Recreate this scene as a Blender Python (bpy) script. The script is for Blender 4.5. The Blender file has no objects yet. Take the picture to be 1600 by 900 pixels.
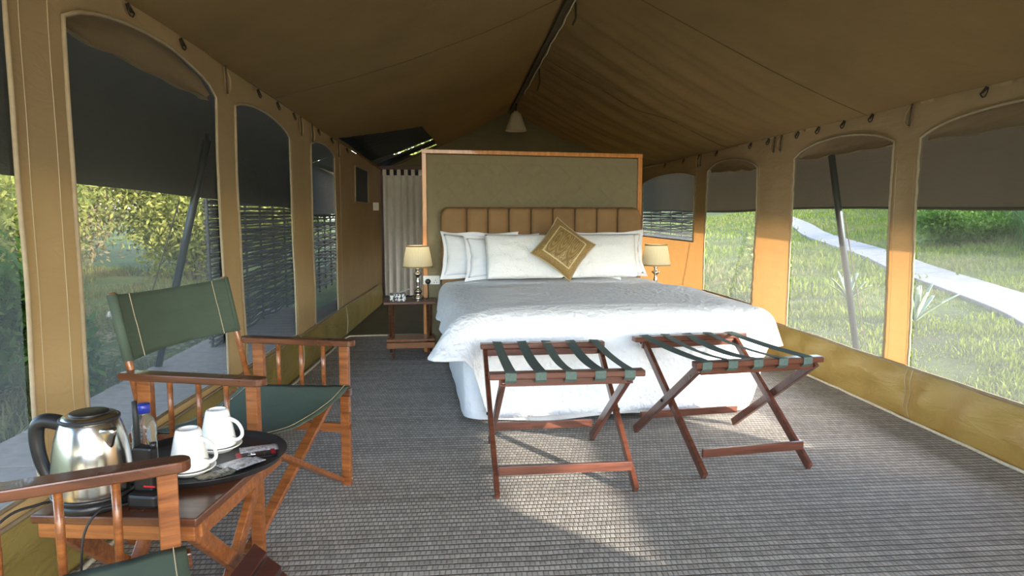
import bpy, bmesh, math, random
from math import sin, cos, pi, radians, sqrt, atan2
from mathutils import Vector, Matrix, noise
from mathutils.geometry import delaunay_2d_cdt
random.seed(7)
SC = bpy.context.scene
COL = SC.collection

# ------------------------------------------------------------------ camera
cam = bpy.data.cameras.new('camera'); camo = bpy.data.objects.new('camera', cam); COL.objects.link(camo)
cam.sensor_width = 36.0; cam.lens = 36.0 * 1087.0 / 1600.0; cam.clip_start = 0.02; cam.clip_end = 600
YAW, PITCH = radians(5.0), radians(6.04)
camo.location = (0, 0, 1.2)
camo.rotation_euler = (pi / 2 - PITCH, 0, -YAW)
SC.camera = camo
# ------------------------------------------------------------------ world, sun, exposure
SUN_ELEV = radians(15.2)
SUN_TRAVEL = Vector((-0.68 * cos(SUN_ELEV), 0.733 * cos(SUN_ELEV), -sin(SUN_ELEV))).normalized()
w = bpy.data.worlds.new('sky'); SC.world = w; w.use_nodes = True
nt = w.node_tree; nt.nodes.clear()
sky = nt.nodes.new('ShaderNodeTexSky'); sky.sky_type = 'NISHITA'; sky.sun_disc = False
sky.sun_elevation = radians(30); sky.sun_rotation = atan2(-SUN_TRAVEL.x, -SUN_TRAVEL.y)
sky.air_density = 1.0; sky.dust_density = 1.2; sky.ozone_density = 1.0
hs = nt.nodes.new('ShaderNodeHueSaturation'); hs.inputs['Saturation'].default_value = 1.0
bg = nt.nodes.new('ShaderNodeBackground'); bg.inputs['Strength'].default_value = 0.75
wo = nt.nodes.new('ShaderNodeOutputWorld')
nt.links.new(sky.outputs[0], hs.inputs['Color']); nt.links.new(hs.outputs[0], bg.inputs[0]); nt.links.new(bg.outputs[0], wo.inputs[0])
sl = bpy.data.lights.new('sun', 'SUN'); sl.energy = 6.0; sl.angle = radians(0.9); sl.color = (1.0, 0.92, 0.80)
so = bpy.data.objects.new('sun', sl); COL.objects.link(so)
so.rotation_euler = SUN_TRAVEL.to_track_quat('-Z', 'Y').to_euler(); so.location = (20, -20, 12)
SC.view_settings.view_transform = 'Standard'; SC.view_settings.look = 'None'
SC.view_settings.exposure = 1.5; SC.view_settings.gamma = 1.0; SC.view_settings.use_curve_mapping = False

# ------------------------------------------------------------------ materials
class NT:
    def __init__(s, name):
        s.m = bpy.data.materials.new(name); s.m.use_nodes = True
        s.t = s.m.node_tree; s.t.nodes.clear()
        s.out = s.n('ShaderNodeOutputMaterial')
    def n(s, typ, **kw):
        x = s.t.nodes.new(typ)
        for k, v in kw.items(): setattr(x, k, v)
        return x
    def l(s, a, b): s.t.links.new(a, b)
    def coord(s, scale=(1, 1, 1), rot=(0, 0, 0), kind='Object'):
        tc = s.n('ShaderNodeTexCoord'); mp = s.n('ShaderNodeMapping')
        mp.inputs['Scale'].default_value = scale; mp.inputs['Rotation'].default_value = rot
        s.l(tc.outputs[kind], mp.inputs[0]); return mp.outputs[0]
    def noise(s, co, scale, detail=4, rough=.55, dist=0):
        x = s.n('ShaderNodeTexNoise'); x.inputs['Scale'].default_value = scale; x.inputs['Detail'].default_value = detail
        x.inputs['Roughness'].default_value = rough; x.inputs['Distortion'].default_value = dist
        if co is not None: s.l(co, x.inputs['Vector'])
        return x.outputs['Fac']
    def ramp(s, fac, stops):
        r = s.n('ShaderNodeValToRGB'); e = r.color_ramp.elements
        while len(e) < len(stops): e.new(.5)
        for i, (p, c) in enumerate(stops):
            e[i].position = p; e[i].color = (c[0], c[1], c[2], 1)
        s.l(fac, r.inputs[0]); return r.outputs[0]
    def bump(s, h, strength, dist=.01):
        b = s.n('ShaderNodeBump'); b.inputs['Strength'].default_value = strength; b.inputs['Distance'].default_value = dist
        s.l(h, b.inputs['Height']); return b.outputs[0]
    def math(s, op, a, b=None, c=None):
        x = s.n('ShaderNodeMath', operation=op)
        for i, v in enumerate((a, b, c)):
            if v is None: continue
            if isinstance(v, (int, float)): x.inputs[i].default_value = v
            else: s.l(v, x.inputs[i])
        return x.outputs[0]
    def mix(s, fac, a, b):
        x = s.n('ShaderNodeMix', data_type='RGBA')
        for i, v in ((0, fac), (6, a), (7, b)):
            if isinstance(v, (int, float)): x.inputs[i].default_value = v
            elif isinstance(v, tuple): x.inputs[i].default_value = (v[0], v[1], v[2], 1)
            else: s.l(v, x.inputs[i])
        return x.outputs[2]
    def pbr(s, col, rough=.6, metal=0, normal=None, spec=.5, sheen=0, coat=0):
        p = s.n('ShaderNodeBsdfPrincipled')
        if isinstance(col, tuple): p.inputs['Base Color'].default_value = (col[0], col[1], col[2], 1)
        else: s.l(col, p.inputs['Base Color'])
        if isinstance(rough, (int, float)): p.inputs['Roughness'].default_value = rough
        else: s.l(rough, p.inputs['Roughness'])
        p.inputs['Metallic'].default_value = metal; p.inputs['Specular IOR Level'].default_value = spec
        p.inputs['Sheen Weight'].default_value = sheen; p.inputs['Coat Weight'].default_value = coat
        if normal is not None: s.l(normal, p.inputs['Normal'])
        return p
    def end(s, sh): s.l(sh, s.out.inputs[0]); return s.m

def plain(name, col, rough=.5, metal=0, spec=.5, coat=0, var=0.0, scale=30):
    t = NT(name)
    if var:
        c = t.coord(); f = t.noise(c, scale)
        cc = t.ramp(f, [(.3, tuple(x * (1 - var) for x in col)), (.7, tuple(min(1, x * (1 + var)) for x in col))])
        return t.end(t.pbr(cc, rough, metal, t.bump(f, .15, .002), spec, 0, coat).outputs[0])
    return t.end(t.pbr(col, rough, metal, None, spec, 0, coat).outputs[0])

def wood(name, dark, light, rough=.35, scale=(3, 40, 40), coat=.25):
    t = NT(name); c = t.coord(scale, kind='Object')
    f = t.noise(c, 1.4, 8, .62, .6); g = t.noise(t.coord((1, 1, 1)), 5, 3)
    k = t.math('ADD', t.math('MULTIPLY', f, .75), t.math('MULTIPLY', g, .25))
    col = t.ramp(k, [(.33, dark), (.52, tuple((a + b) / 2 for a, b in zip(dark, light))), (.68, light)])
    r = t.math('MULTIPLY_ADD', g, .25, rough - .1)
    return t.end(t.pbr(col, r, 0, t.bump(f, .12, .002), .5, 0, coat).outputs[0])

def canvas(name, base, trans, tw=.35, wr=.25, rough=.85):
    t = NT(name); c = t.coord()
    f = t.noise(c, 2.2, 5, .6); fine = t.noise(c, 420, 2, .5)
    col = t.ramp(f, [(.25, tuple(x * .86 for x in base)), (.75, tuple(x * 1.12 for x in base))])
    h = t.math('ADD', t.math('MULTIPLY', t.noise(t.coord((1, 1, 3)), 5, 4, .55, .8), 1.0), t.math('MULTIPLY', fine, .04))
    nb = t.bump(h, wr, .03)
    p = t.pbr(col, rough, 0, nb, .25)
    tr = t.n('ShaderNodeBsdfTranslucent'); tr.inputs[0].default_value = (*trans, 1); t.l(nb, tr.inputs['Normal'])
    mx = t.n('ShaderNodeMixShader'); mx.inputs[0].default_value = tw
    t.l(p.outputs[0], mx.inputs[1]); t.l(tr.outputs[0], mx.inputs[2]); return t.end(mx.outputs[0])

M = {}
M['canvas'] = canvas('tent_canvas', (.345, .262, .148), (.72, .34, .10), .19)
M['canvas_roof'] = canvas('roof_canvas', (.245, .165, .068), (.34, .19, .06), .08, .3)
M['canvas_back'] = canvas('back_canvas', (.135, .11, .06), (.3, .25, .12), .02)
M['skirt'] = canvas('skirt_vinyl', (.33, .265, .085), (.5, .34, .08), .14, .4, .32)
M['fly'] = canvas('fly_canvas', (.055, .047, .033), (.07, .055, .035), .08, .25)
M['piping'] = plain('piping_cord', (.30, .235, .145), .8, var=.1)
M['thread'] = plain('cream_thread', (.46, .38, .25), .9)
M['rope'] = plain('pale_rope', (.62, .55, .40), .9, var=.15, scale=60)
M['strap_dark'] = plain('dark_strap', (.06, .045, .025), .8, var=.2)
M['roof_seam'] = plain('roof_seam_fold', (.12, .085, .04), .9)
M['hook'] = plain('dark_hook_metal', (.035, .03, .022), .45, .6)
def mesh_mat():
    t = NT('insect_mesh')
    tr = t.n('ShaderNodeBsdfTransparent'); tr.inputs[0].default_value = (.98, .98, .98, 1)
    d = t.n('ShaderNodeBsdfDiffuse'); d.inputs[0].default_value = (.16, .16, .155, 1)
    tl = t.n('ShaderNodeBsdfTranslucent'); tl.inputs[0].default_value = (.23, .23, .215, 1)
    a = t.n('ShaderNodeMixShader'); a.inputs[0].default_value = .6; t.l(d.outputs[0], a.inputs[1]); t.l(tl.outputs[0], a.inputs[2])
    m = t.n('ShaderNodeMixShader')
    c = t.coord(); f = t.noise(c, 9, 4); fac = t.math('MULTIPLY_ADD', f, .12, .22)
    t.l(fac, m.inputs[0]); t.l(tr.outputs[0], m.inputs[1]); t.l(a.outputs[0], m.inputs[2])
    return t.end(m.outputs[0])
M['mesh'] = mesh_mat()
def carpet_mat():
    t = NT('woven_carpet'); c = t.coord((1, 1, 1))
    dn = t.n('ShaderNodeTexNoise'); dn.inputs['Scale'].default_value = 7; dn.inputs['Detail'].default_value = 3; t.l(c, dn.inputs['Vector'])
    ad = t.n('ShaderNodeVectorMath', operation='MULTIPLY_ADD'); ad.inputs[1].default_value = (.016, .012, 0)
    t.l(dn.outputs['Color'], ad.inputs[0]); t.l(c, ad.inputs[2])
    sp = t.n('ShaderNodeSeparateXYZ'); t.l(ad.outputs[0], sp.inputs[0])
    v = t.math('DIVIDE', sp.outputs[1], .036); row = t.math('FLOOR', v); fv = t.math('FRACT', v)
    u = t.math('ADD', t.math('DIVIDE', sp.outputs[0], .0185), t.math('MULTIPLY', row, .5)); fu = t.math('FRACT', u); colm = t.math('FLOOR', u)
    gv = t.math('MULTIPLY', t.math('ABSOLUTE', t.math('SUBTRACT', fv, .5)), 2)
    gu = t.math('MULTIPLY', t.math('ABSOLUTE', t.math('SUBTRACT', fu, .5)), 2)
    def ss(x, lo, hi):
        m = t.n('ShaderNodeMapRange'); m.interpolation_type = 'SMOOTHSTEP'; m.inputs[1].default_value = lo; m.inputs[2].default_value = hi; t.l(x, m.inputs[0]); return m.outputs[0]
    dv = ss(gv, .62, .98); du = t.math('MULTIPLY', ss(gu, .6, 1.0), .55)
    gap = t.math('MAXIMUM', dv, du)
    cv_ = t.n('ShaderNodeCombineXYZ'); t.l(colm, cv_.inputs[0]); t.l(row, cv_.inputs[1])
    wn_ = t.n('ShaderNodeTexWhiteNoise'); t.l(cv_.outputs[0], wn_.inputs['Vector'])
    rn_ = t.n('ShaderNodeTexWhiteNoise', noise_dimensions='1D'); t.l(row, rn_.inputs['W'])
    rows = t.noise(t.coord((.8, 27, 1)), 1.0, 3, .6); big = t.noise(c, 2.1, 4); fuzz = t.noise(c, 300, 2)
    k = t.math('ADD', t.math('MULTIPLY', wn_.outputs['Value'], .22), t.math('MULTIPLY', rn_.outputs['Value'], .16))
    k = t.math('ADD', k, t.math('MULTIPLY', rows, .35)); k = t.math('ADD', k, t.math('MULTIPLY', fuzz, .30)); k = t.math('ADD', k, t.math('MULTIPLY', big, .18))
    base = t.ramp(k, [(.35, (.26, .238, .208)), (.85, (.53, .485, .425))])
    col = t.mix(gap, base, (.105, .095, .083))
    h = t.math('ADD', t.math('SUBTRACT', 1.0, gap), t.math('MULTIPLY', fuzz, .4))
    return t.end(t.pbr(col, .95, 0, t.bump(h, .7, .006), .15).outputs[0])
M['carpet'] = carpet_mat()
M['groundsheet'] = plain('groundsheet', (.10, .095, .06), .6, var=.15, scale=4)
M['wood_rack'] = wood('mahogany_rack', (.055, .017, .010), (.18, .058, .032), .3)
M['wood_chair'] = wood('chair_teak', (.11, .032, .010), (.38, .135, .038), .3)
M['wood_arm'] = wood('dark_arm_wood', (.055, .02, .01), (.16, .055, .022), .28)
M['wood_frame'] = wood('pine_frame', (.42, .15, .025), (.72, .30, .06), .4, (30, 30, 3))
M['wood_dark'] = wood('dark_nightstand', (.05, .018, .009), (.15, .055, .025), .35)
M['wood_plum'] = wood('plum_slat', (.07, .022, .016), (.14, .05, .038), .4)
M['green'] = canvas('green_chair_canvas', (.082, .115, .086), (.06, .08, .06), .05, .2, .8)
M['webbing'] = plain('green_webbing', (.095, .135, .115), .85, var=.2, scale=120)
M['white_plastic'] = plain('white_plastic', (.8, .8, .77), .35)
M['black_plastic'] = plain('black_plastic', (.012, .012, .013), .38)
M['black_rubber'] = plain('black_rubber', (.014, .014, .015), .6)
M['tray'] = plain('black_tray', (.018, .019, .022), .42, var=.2)
M['china'] = plain('white_china', (.86, .86, .83), .12, coat=.6)
M['chrome'] = plain('chrome', (.75, .75, .74), .12, 1)
M['brass'] = plain('brass_screw', (.7, .52, .22), .3, 1)
def steel():
    t = NT('brushed_steel'); c = t.coord((3, 3, 900)); f = t.noise(c, 1.0, 2, .5)
    r = t.math('MULTIPLY_ADD', f, .10, .18)
    return t.end(t.pbr((.62, .61, .59), r, 1, None).outputs[0])
M['steel'] = steel()
def glass(name, col, rough=.02):
    t = NT(name); p = t.pbr(col, rough); p.inputs['Transmission Weight'].default_value = .95; p.inputs['IOR'].default_value = 1.25
    return t.end(p.outputs[0])
M['bottle'] = glass('clear_bottle', (.86, .92, .94))
M['blue_cap'] = plain('blue_cap', (.02, .035, .30), .35)
def quilt(name, col, scale, strength, wr=0.0):
    t = NT(name); c = t.coord()
    v = t.n('ShaderNodeTexVoronoi'); v.feature = 'SMOOTH_F1'; v.inputs['Scale'].default_value = scale; v.inputs['Smoothness'].default_value = .4
    nz = t.n('ShaderNodeTexNoise'); nz.inputs['Scale'].default_value = scale * .35; nz.inputs['Detail'].default_value = 3; t.l(c, nz.inputs['Vector'])
    ad = t.n('ShaderNodeVectorMath', operation='MULTIPLY_ADD'); ad.inputs[1].default_value = (.12, .12, .12)
    t.l(nz.outputs['Color'], ad.inputs[0]); t.l(c, ad.inputs[2]); t.l(ad.outputs[0], v.inputs['Vector'])
    h = t.math('ADD', v.outputs['Distance'], t.math('MULTIPLY', t.noise(c, 14, 5), .8))
    h = t.math('ADD', h, t.math('MULTIPLY', t.noise(t.coord((7, 26, 12)), 1.0, 4, .6, .8), wr))
    return t.end(t.pbr(col, .9, 0, t.bump(h, strength, .012), .2, .2).outputs[0])
M['coverlet'] = quilt('white_matelasse', (.84, .85, .88), 30, .7, 1.2)
M['sham'] = quilt('white_sham', (.86, .87, .88), 40, .35)
M['linen'] = quilt('white_linen', (.84, .86, .91), 5, .25)
M['valance'] = quilt('white_valance', (.84, .85, .87), 30, .3)
M['velvet'] = plain('tan_velvet', (.29, .175, .08), .75, var=.12, scale=6, spec=.3)
M['velvet_seam'] = plain('tan_velvet_seam', (.08, .045, .02), .8)
M['quilt_panel'] = plain('olive_panel_fabric', (.235, .20, .12), .85, var=.05, scale=20)
M['shade'] = None
def shade_mat():
    t = NT('cream_pleated_shade'); p = t.pbr((.80, .73, .52), .85, 0, None, .2)
    tr = t.n('ShaderNodeBsdfTranslucent'); tr.inputs[0].default_value = (.85, .75, .5, 1)
    m = t.n('ShaderNodeMixShader'); m.inputs[0].default_value = .35; t.l(p.outputs[0], m.inputs[1]); t.l(tr.outputs[0], m.inputs[2]); return t.end(m.outputs[0])
M['shade'] = shade_mat()
M['shade_trim'] = plain('shade_trim_braid', (.36, .26, .12), .8)
M['curtain'] = plain('grey_curtain', (.68, .67, .64), .85, var=.05, scale=8)
M['maroon'] = plain('maroon_jamb', (.055, .018, .018), .5)
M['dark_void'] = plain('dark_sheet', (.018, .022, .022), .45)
M['pend'] = plain('pendant_shade', (.62, .56, .42), .6)
def cushion_mat():
    t = NT('gold_paisley'); tc = t.n('ShaderNodeTexCoord'); sp = t.n('ShaderNodeSeparateXYZ'); t.l(tc.outputs['Object'], sp.inputs[0])
    ax = t.math('ABSOLUTE', sp.outputs[0]); az = t.math('ABSOLUTE', sp.outputs[2]); mx = t.math('MAXIMUM', ax, az)
    line = t.math('COMPARE', mx, .1215, .0042)
    inside = t.math('LESS_THAN', mx, .1215)
    co = t.coord((1, 1, 1))
    # paisley rings: distance to cell centres in a stretched, tilted grid
    mp = t.coord((3.4, 0.01, 12.5), (0, .10, 0))
    v = t.n('ShaderNodeTexVoronoi'); v.inputs['Scale'].default_value = 1; v.inputs['Randomness'].default_value = .25; t.l(mp, v.inputs['Vector'])
    w1 = t.math('SINE', t.math('MULTIPLY', v.outputs['Distance'], 38))
    fl = t.noise(co, 130, 2); fl2 = t.math('GREATER_THAN', fl, .54)
    pais = t.math('MULTIPLY_ADD', w1, .5, .5)
    body = t.mix(pais, (.20, .125, .035), (.33, .22, .08))
    edge = t.math('GREATER_THAN', v.outputs['Distance'], .52)
    body = t.mix(edge, body, t.mix(fl2, (.26, .17, .06), (.52, .40, .20)))
    rim = t.mix(fl2, (.27, .165, .05), (.36, .235, .085))
    col = t.mix(inside, rim, body); col = t.mix(line, col, (.62, .50, .27))
    return t.end(t.pbr(col, .6, 0, t.bump(fl, .25, .003), .35, .3).outputs[0])
M['cushion'] = cushion_mat()
M['cushion_cord'] = plain('gold_cord', (.55, .42, .20), .6)
def tissue_mat():
    t = NT('black_white_box'); c = t.coord(); f = t.noise(c, 34, 1, .4, 1.5)
    return t.end(t.pbr(t.ramp(f, [(.48, (.02, .02, .02)), (.52, (.75, .75, .75))]), .5).outputs[0])
M['tissue_box'] = tissue_mat()
def foil(name, cols, scale):
    t = NT(name); c = t.coord(); f = t.noise(c, scale, 3, .7, 1)
    return t.end(t.pbr(t.ramp(f, cols), .3, .25, t.bump(f, .3, .002)).outputs[0])
M['foil_silver'] = foil('silver_sachet', [(.35, (.25, .25, .27)), (.5, (.6, .6, .63)), (.65, (.85, .85, .88))], 60)
M['foil_black'] = foil('black_sachet', [(.45, (.02, .02, .02)), (.62, (.03, .03, .03)), (.68, (.5, .5, .5))], 70)
M['foil_gold'] = foil('green_gold_sachet', [(.4, (.02, .025, .02)), (.55, (.35, .36, .30)), (.7, (.35, .22, .06))], 26)
M['red'] = plain('red_print', (.50, .02, .03), .4)
M['print_white'] = plain('white_print', (.85, .85, .85), .5)
# outdoors
def ground_mat():
    t = NT('grassy_ground'); c = t.coord(); a = t.noise(c, .55, 5, .6); b = t.noise(c, 7, 5, .7)
    k = t.math('ADD', t.math('MULTIPLY', a, .6), t.math('MULTIPLY', b, .4))
    col = t.ramp(k, [(.36, (.06, .05, .028)), (.46, (.05, .06, .018)), (.56, (.075, .09, .022)), (.68, (.14, .125, .05))])
    return t.end(t.pbr(col, .95, 0, t.bump(b, .8, .05), .1).outputs[0])
M['ground'] = ground_mat()
def leafmat(name, a, b, trans, dry=None):
    t = NT(name); oi = t.n('ShaderNodeNewGeometry'); 
    r = oi.outputs['Random Per Island']
    cc = t.mix(r, a, b)
    if dry:
        f = t.noise(t.coord(), .55, 5, .65); m_ = t.n('ShaderNodeMapRange'); m_.inputs[1].default_value = .47; m_.inputs[2].default_value = .62; t.l(f, m_.inputs[0])
        cc = t.mix(m_.outputs[0], cc, t.mix(r, tuple(x * .4 for x in dry), dry))
    p = t.pbr(cc, .6, 0, None, .2)
    tr = t.n('ShaderNodeBsdfTranslucent'); tr.inputs[0].default_value = (*trans, 1)
    m = t.n('ShaderNodeMixShader'); m.inputs[0].default_value = .4; t.l(p.outputs[0], m.inputs[1]); t.l(tr.outputs[0], m.inputs[2]); return t.end(m.outputs[0])
M['leaf_a'] = leafmat('olive_leaves', (.075, .095, .018), (.28, .28, .07), (.28, .30, .06))
M['leaf_b'] = leafmat('fresh_leaves', (.03, .07, .01), (.09, .15, .028), (.08, .17, .02))
M['leaf_c'] = leafmat('dry_leaves', (.11, .085, .04), (.23, .19, .10), (.2, .17, .06))
M['grass_a'] = leafmat('lawn_grass', (.028, .055, .004), (.20, .235, .022), (.15, .20, .02), (.20, .175, .08))
M['grass_b'] = leafmat('tall_grass', (.025, .065, .02), (.09, .13, .04), (.07, .13, .03))
M['agave'] = plain('agave_leaf', (.16, .21, .13), .6, var=.15)
M['twig'] = plain('grey_twig', (.12, .095, .07), .9, var=.2)
M['pole'] = plain('dark_steel_pole', (.03, .032, .035), .4, .3)
M['stone'] = plain('pale_path_stone', (.165, .145, .12), .9, var=.14, scale=7)
M['plank'] = plain('grey_deck_plank', (.20, .158, .12), .95, spec=.1, var=.14, scale=16)
M['wicker'] = plain('woven_twig', (.075, .065, .05), .9, var=.35, scale=30)
M['rock'] = plain('pale_rock', (.42, .40, .37), .9, var=.2)

# ------------------------------------------------------------------ mesh helpers
class MB:
    def __init__(s): s.v = []; s.f = []
    def add(s, vs, fs):
        o = len(s.v); s.v += [tuple(p) for p in vs]; s.f += [tuple(o + i for i in f) for f in fs]; return s
    def box(s, c, d, R=None):
        x, y, z = d[0] / 2, d[1] / 2, d[2] / 2
        P = [Vector(p) for p in ((-x, -y, -z), (x, -y, -z), (x, y, -z), (-x, y, -z), (-x, -y, z), (x, -y, z), (x, y, z), (-x, y, z))]
        if R: P = [R @ p for p in P]
        c = Vector(c)
        return s.add([p + c for p in P], [(0, 3, 2, 1), (4, 5, 6, 7), (0, 1, 5, 4), (1, 2, 6, 5), (2, 3, 7, 6), (3, 0, 4, 7)])
    def beam(s, a, b, wd, ht, up=(0, 0, 1)):
        a, b = Vector(a), Vector(b); y = (b - a); L = y.length; y.normalize()
        x = y.cross(Vector(up))
        if x.length < 1e-4: x = y.cross(Vector((1, 0, 0)))
        x.normalize(); z = x.cross(y)
        R = Matrix((x, y, z)).transposed()
        return s.box((a + b) / 2, (wd, L, ht), R)
    def tube(s, pts, r, n=8, cap=True):
        pts = [Vector(p) for p in pts]; vs = []; fs = []; pu = None
        for i, p in enumerate(pts):
            d = (pts[min(i + 1, len(pts) - 1)] - pts[max(i - 1, 0)]).normalized()
            if pu is None:
                pu = d.cross(Vector((0, 0, 1)))
                if pu.length < .01: pu = d.cross(Vector((1, 0, 0)))
            pu = (pu - d * pu.dot(d)).normalized(); q = d.cross(pu)
            rr = r(i / (len(pts) - 1)) if callable(r) else r
            for k in range(n):
                a = 2 * pi * k / n; vs.append(p + pu * (rr * cos(a)) + q * (rr * sin(a)))
        for i in range(len(pts) - 1):
            for k in range(n):
                fs.append((i * n + k, i * n + (k + 1) % n, (i + 1) * n + (k + 1) % n, (i + 1) * n + k))
        if cap: fs.append(tuple(range(n - 1, -1, -1))); fs.append(tuple((len(pts) - 1) * n + k for k in range(n)))
        return s.add(vs, fs)
    def lathe(s, prof, n=32, c=(0, 0, 0), rip=0, nr=0):
        vs = []; fs = []
        for (r, z) in prof:
            for k in range(n):
                a = 2 * pi * k / n; rr = r * (1 + (rip * cos(a * nr) if nr else 0))
                vs.append((c[0] + rr * cos(a), c[1] + rr * sin(a), c[2] + z))
        for i in range(len(prof) - 1):
            for k in range(n): fs.append((i * n + k, i * n + (k + 1) % n, (i + 1) * n + (k + 1) % n, (i + 1) * n + k))
        if prof[0][0] > 1e-5: fs.append(tuple(range(n - 1, -1, -1)))
        if prof[-1][0] > 1e-5: fs.append(tuple((len(prof) - 1) * n + k for k in range(n)))
        return s.add(vs, fs)
    def shell(s, prof, n=32, c=(0, 0, 0), rip=0, nr=0):      # lathe without caps
        o = len(s.f); s.lathe(prof, n, c, rip, nr)
        s.f = s.f[:o] + [f for f in s.f[o:] if len(f) == 4]; return s
    def grid(s, fn, nu, nv, wrap=False):
        vs = [fn(i / nu, j / nv) for j in range(nv + 1) for i in range(nu + 1)]
        fs = [(j * (nu + 1) + i, j * (nu + 1) + i + 1, (j + 1) * (nu + 1) + i + 1, (j + 1) * (nu + 1) + i) for j in range(nv) for i in range(nu)]
        return s.add(vs, fs)
    def prism(s, poly, z0, z1, T=None):
        n = len(poly); vs = [Vector((x, y, z0)) for x, y in poly] + [Vector((x, y, z1)) for x, y in poly]
        if T: vs = [T @ p for p in vs]
        return s.add(vs, [tuple(range(n - 1, -1, -1)), tuple(range(n, 2 * n))] + [(i, (i + 1) % n, n + (i + 1) % n, n + i) for i in range(n)])
    def build(s, name, mat, parent=None, smooth=False, bevel=0, solid=0, subd=0, fix=True):
        me = bpy.data.meshes.new(name); me.from_pydata(s.v, [], s.f)
        if fix:
            bm = bmesh.new(); bm.from_mesh(me); bmesh.ops.remove_doubles(bm, verts=bm.verts, dist=1e-5)
            bmesh.ops.recalc_face_normals(bm, faces=bm.faces); bm.to_mesh(me); bm.free()
        me.materials.append(M[mat] if isinstance(mat, str) else mat)
        if smooth:
            for p in me.polygons: p.use_smooth = True
        o = bpy.data.objects.new(name, me); COL.objects.link(o)
        if parent: o.parent = parent
        if solid: m = o.modifiers.new('t', 'SOLIDIFY'); m.thickness = solid; m.offset = 0
        if bevel: m = o.modifiers.new('b', 'BEVEL'); m.width = bevel; m.segments = 2; m.limit_method = 'ANGLE'
        if subd: m = o.modifiers.new('s', 'SUBSURF'); m.levels = subd; m.render_levels = subd
        return o
def tag(o, label, cat, group=None, kind=None):
    if label: o['label'] = label
    if cat: o['category'] = cat
    if group: o['group'] = group
    if kind: o['kind'] = kind
    return o
def struct(o, label=None):
    o['kind'] = 'structure'
    if label: o['label'] = label
    return o
def thing(name, label, cat, loc=(0, 0, 0), rz=0, group=None):
    o = bpy.data.objects.new(name, None); COL.objects.link(o); o.location = loc; o.rotation_euler = (0, 0, rz)
    o.empty_display_size = .05
    return tag(o, label, cat, group)
def room(name, label=None, loc=(0, 0, 0)):
    o = bpy.data.objects.new(name, None); COL.objects.link(o); o.location = loc; o.empty_display_size = .05
    return struct(o, label)
def dup(root, loc, rz, label, group=None):
    def cp(o, par):
        c = o.copy(); COL.objects.link(c)
        if par: c.parent = par
        for ch in o.children: cp(ch, c)
        return c
    r = cp(root, None); r.location = loc; r.rotation_euler = (0, 0, rz); r['label'] = label
    if group: r['group'] = group
    return r
def inside(p, poly):
    x, y = p; c = False; n = len(poly)
    for i in range(n):
        x1, y1 = poly[i]; x2, y2 = poly[i - 1]
        if (y1 > y) != (y2 > y) and x < (x2 - x1) * (y - y1) / (y2 - y1) + x1: c = not c
    return c
def dens(poly, st):
    out = []
    for i in range(len(poly)):
        a = Vector(poly[i]); b = Vector(poly[(i + 1) % len(poly)]); k = max(1, int((b - a).length / st))
        out += [tuple(a.lerp(b, j / k)) for j in range(k)]
    return out
def sheet(outer, holes, step, fn):
    """triangulated cloth sheet with holes; fn maps (u, v) to a 3-D point"""
    loops = [dens(outer, step)] + [dens(h, step) for h in holes]
    V = []; Ed = []
    for lp in loops:
        o = len(V); V += [Vector(p) for p in lp]; Ed += [(o + i, o + (i + 1) % len(lp)) for i in range(len(lp))]
    xs = [p[0] for p in outer]; ys = [p[1] for p in outer]
    x = min(xs) + step * .5
    while x < max(xs):
        y = min(ys) + step * .5
        while y < max(ys):
            if inside((x, y), outer) and not any(inside((x, y), h) for h in holes): V.append(Vector((x + .001 * sin(y * 91), y + .001 * cos(x * 77))))
            y += step
        x += step
    vs, es, fs, *_ = delaunay_2d_cdt(V, Ed, [], 0, 1e-5)
    keep = []
    for f in fs:
        c = (sum(vs[i].x for i in f) / 3, sum(vs[i].y for i in f) / 3)
        if inside(c, outer) and not any(inside(c, h) for h in holes): keep.append(tuple(f))
    return MB().add([fn(p.x, p.y) for p in vs], keep)
def nz(x, y=0, z=0): return noise.noise(Vector((x, y, z)))

# ------------------------------------------------------------------ the tent shell
Y0, Y1 = -0.7, 9.65
XR = 2.68; RX = 0.83
def XL(y): return -1.32 + .05 * (y - 2)
def EL(y): return 2.04 - .037 * (y - 3) if y > 3 else 2.04 - .012 * (y - 3)
ER = 1.84
def RZ(y): return 2.80 - .02 * y
def arch(y0, y1, zb, s0, s1, ap, n=14):
    pts = [(y0, zb), (y1, zb)]
    for i in range(n + 1):
        t = 1 - i / n
        b = s0 + (s1 - s0) * t; mid = (s0 + s1) / 2
        pts.append((y0 + (y1 - y0) * t, b + (ap - mid) * (1 - (2 * t - 1) ** 2) ** .75))
    return pts
LW = [arch(-.35, .55, .34, 1.86, 1.86, 1.96), arch(.9, 2.245, .34, 1.86, 1.84, 1.96), arch(2.53, 3.85, .33, 1.86, 1.81, 1.95), arch(4.13, 5.22, .31, 1.81, 1.75, 1.85), arch(5.81, 6.70, .29, 1.763, 1.745, 1.81),
      [(7.72, 1.335), (8.58, 1.335), (8.58, 1.715), (7.72, 1.725)]]
RW = [arch(7.52, 9.6, .90, 1.62, 1.62, 1.70), arch(5.95, 7.16, .40, 1.61, 1.65, 1.725), arch(4.05, 5.29, .30, 1.635, 1.635, 1.735), arch(2.43, 3.81, .30, 1.64, 1.635, 1.735), arch(.1, 1.45, .78, 1.64, 1.635, 1.735)]
def lfn(y, z):
    wv = .010 * nz(y * 1.3, z * 1.1) + .004 * nz(y * 5, z * 2.5)
    return (XL(y) + wv, y, z)
def rfn(y, z):
    wv = .012 * nz(y * 1.2 + 9, z * 1.2) + .0042 * sin(z * 62 + 3.0 * nz(y * 3, z * 2)) * (.35 + .9 * max(0, nz(y * 2.3, z * .8) + .25))
    return (XR + wv, y, z)
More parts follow.
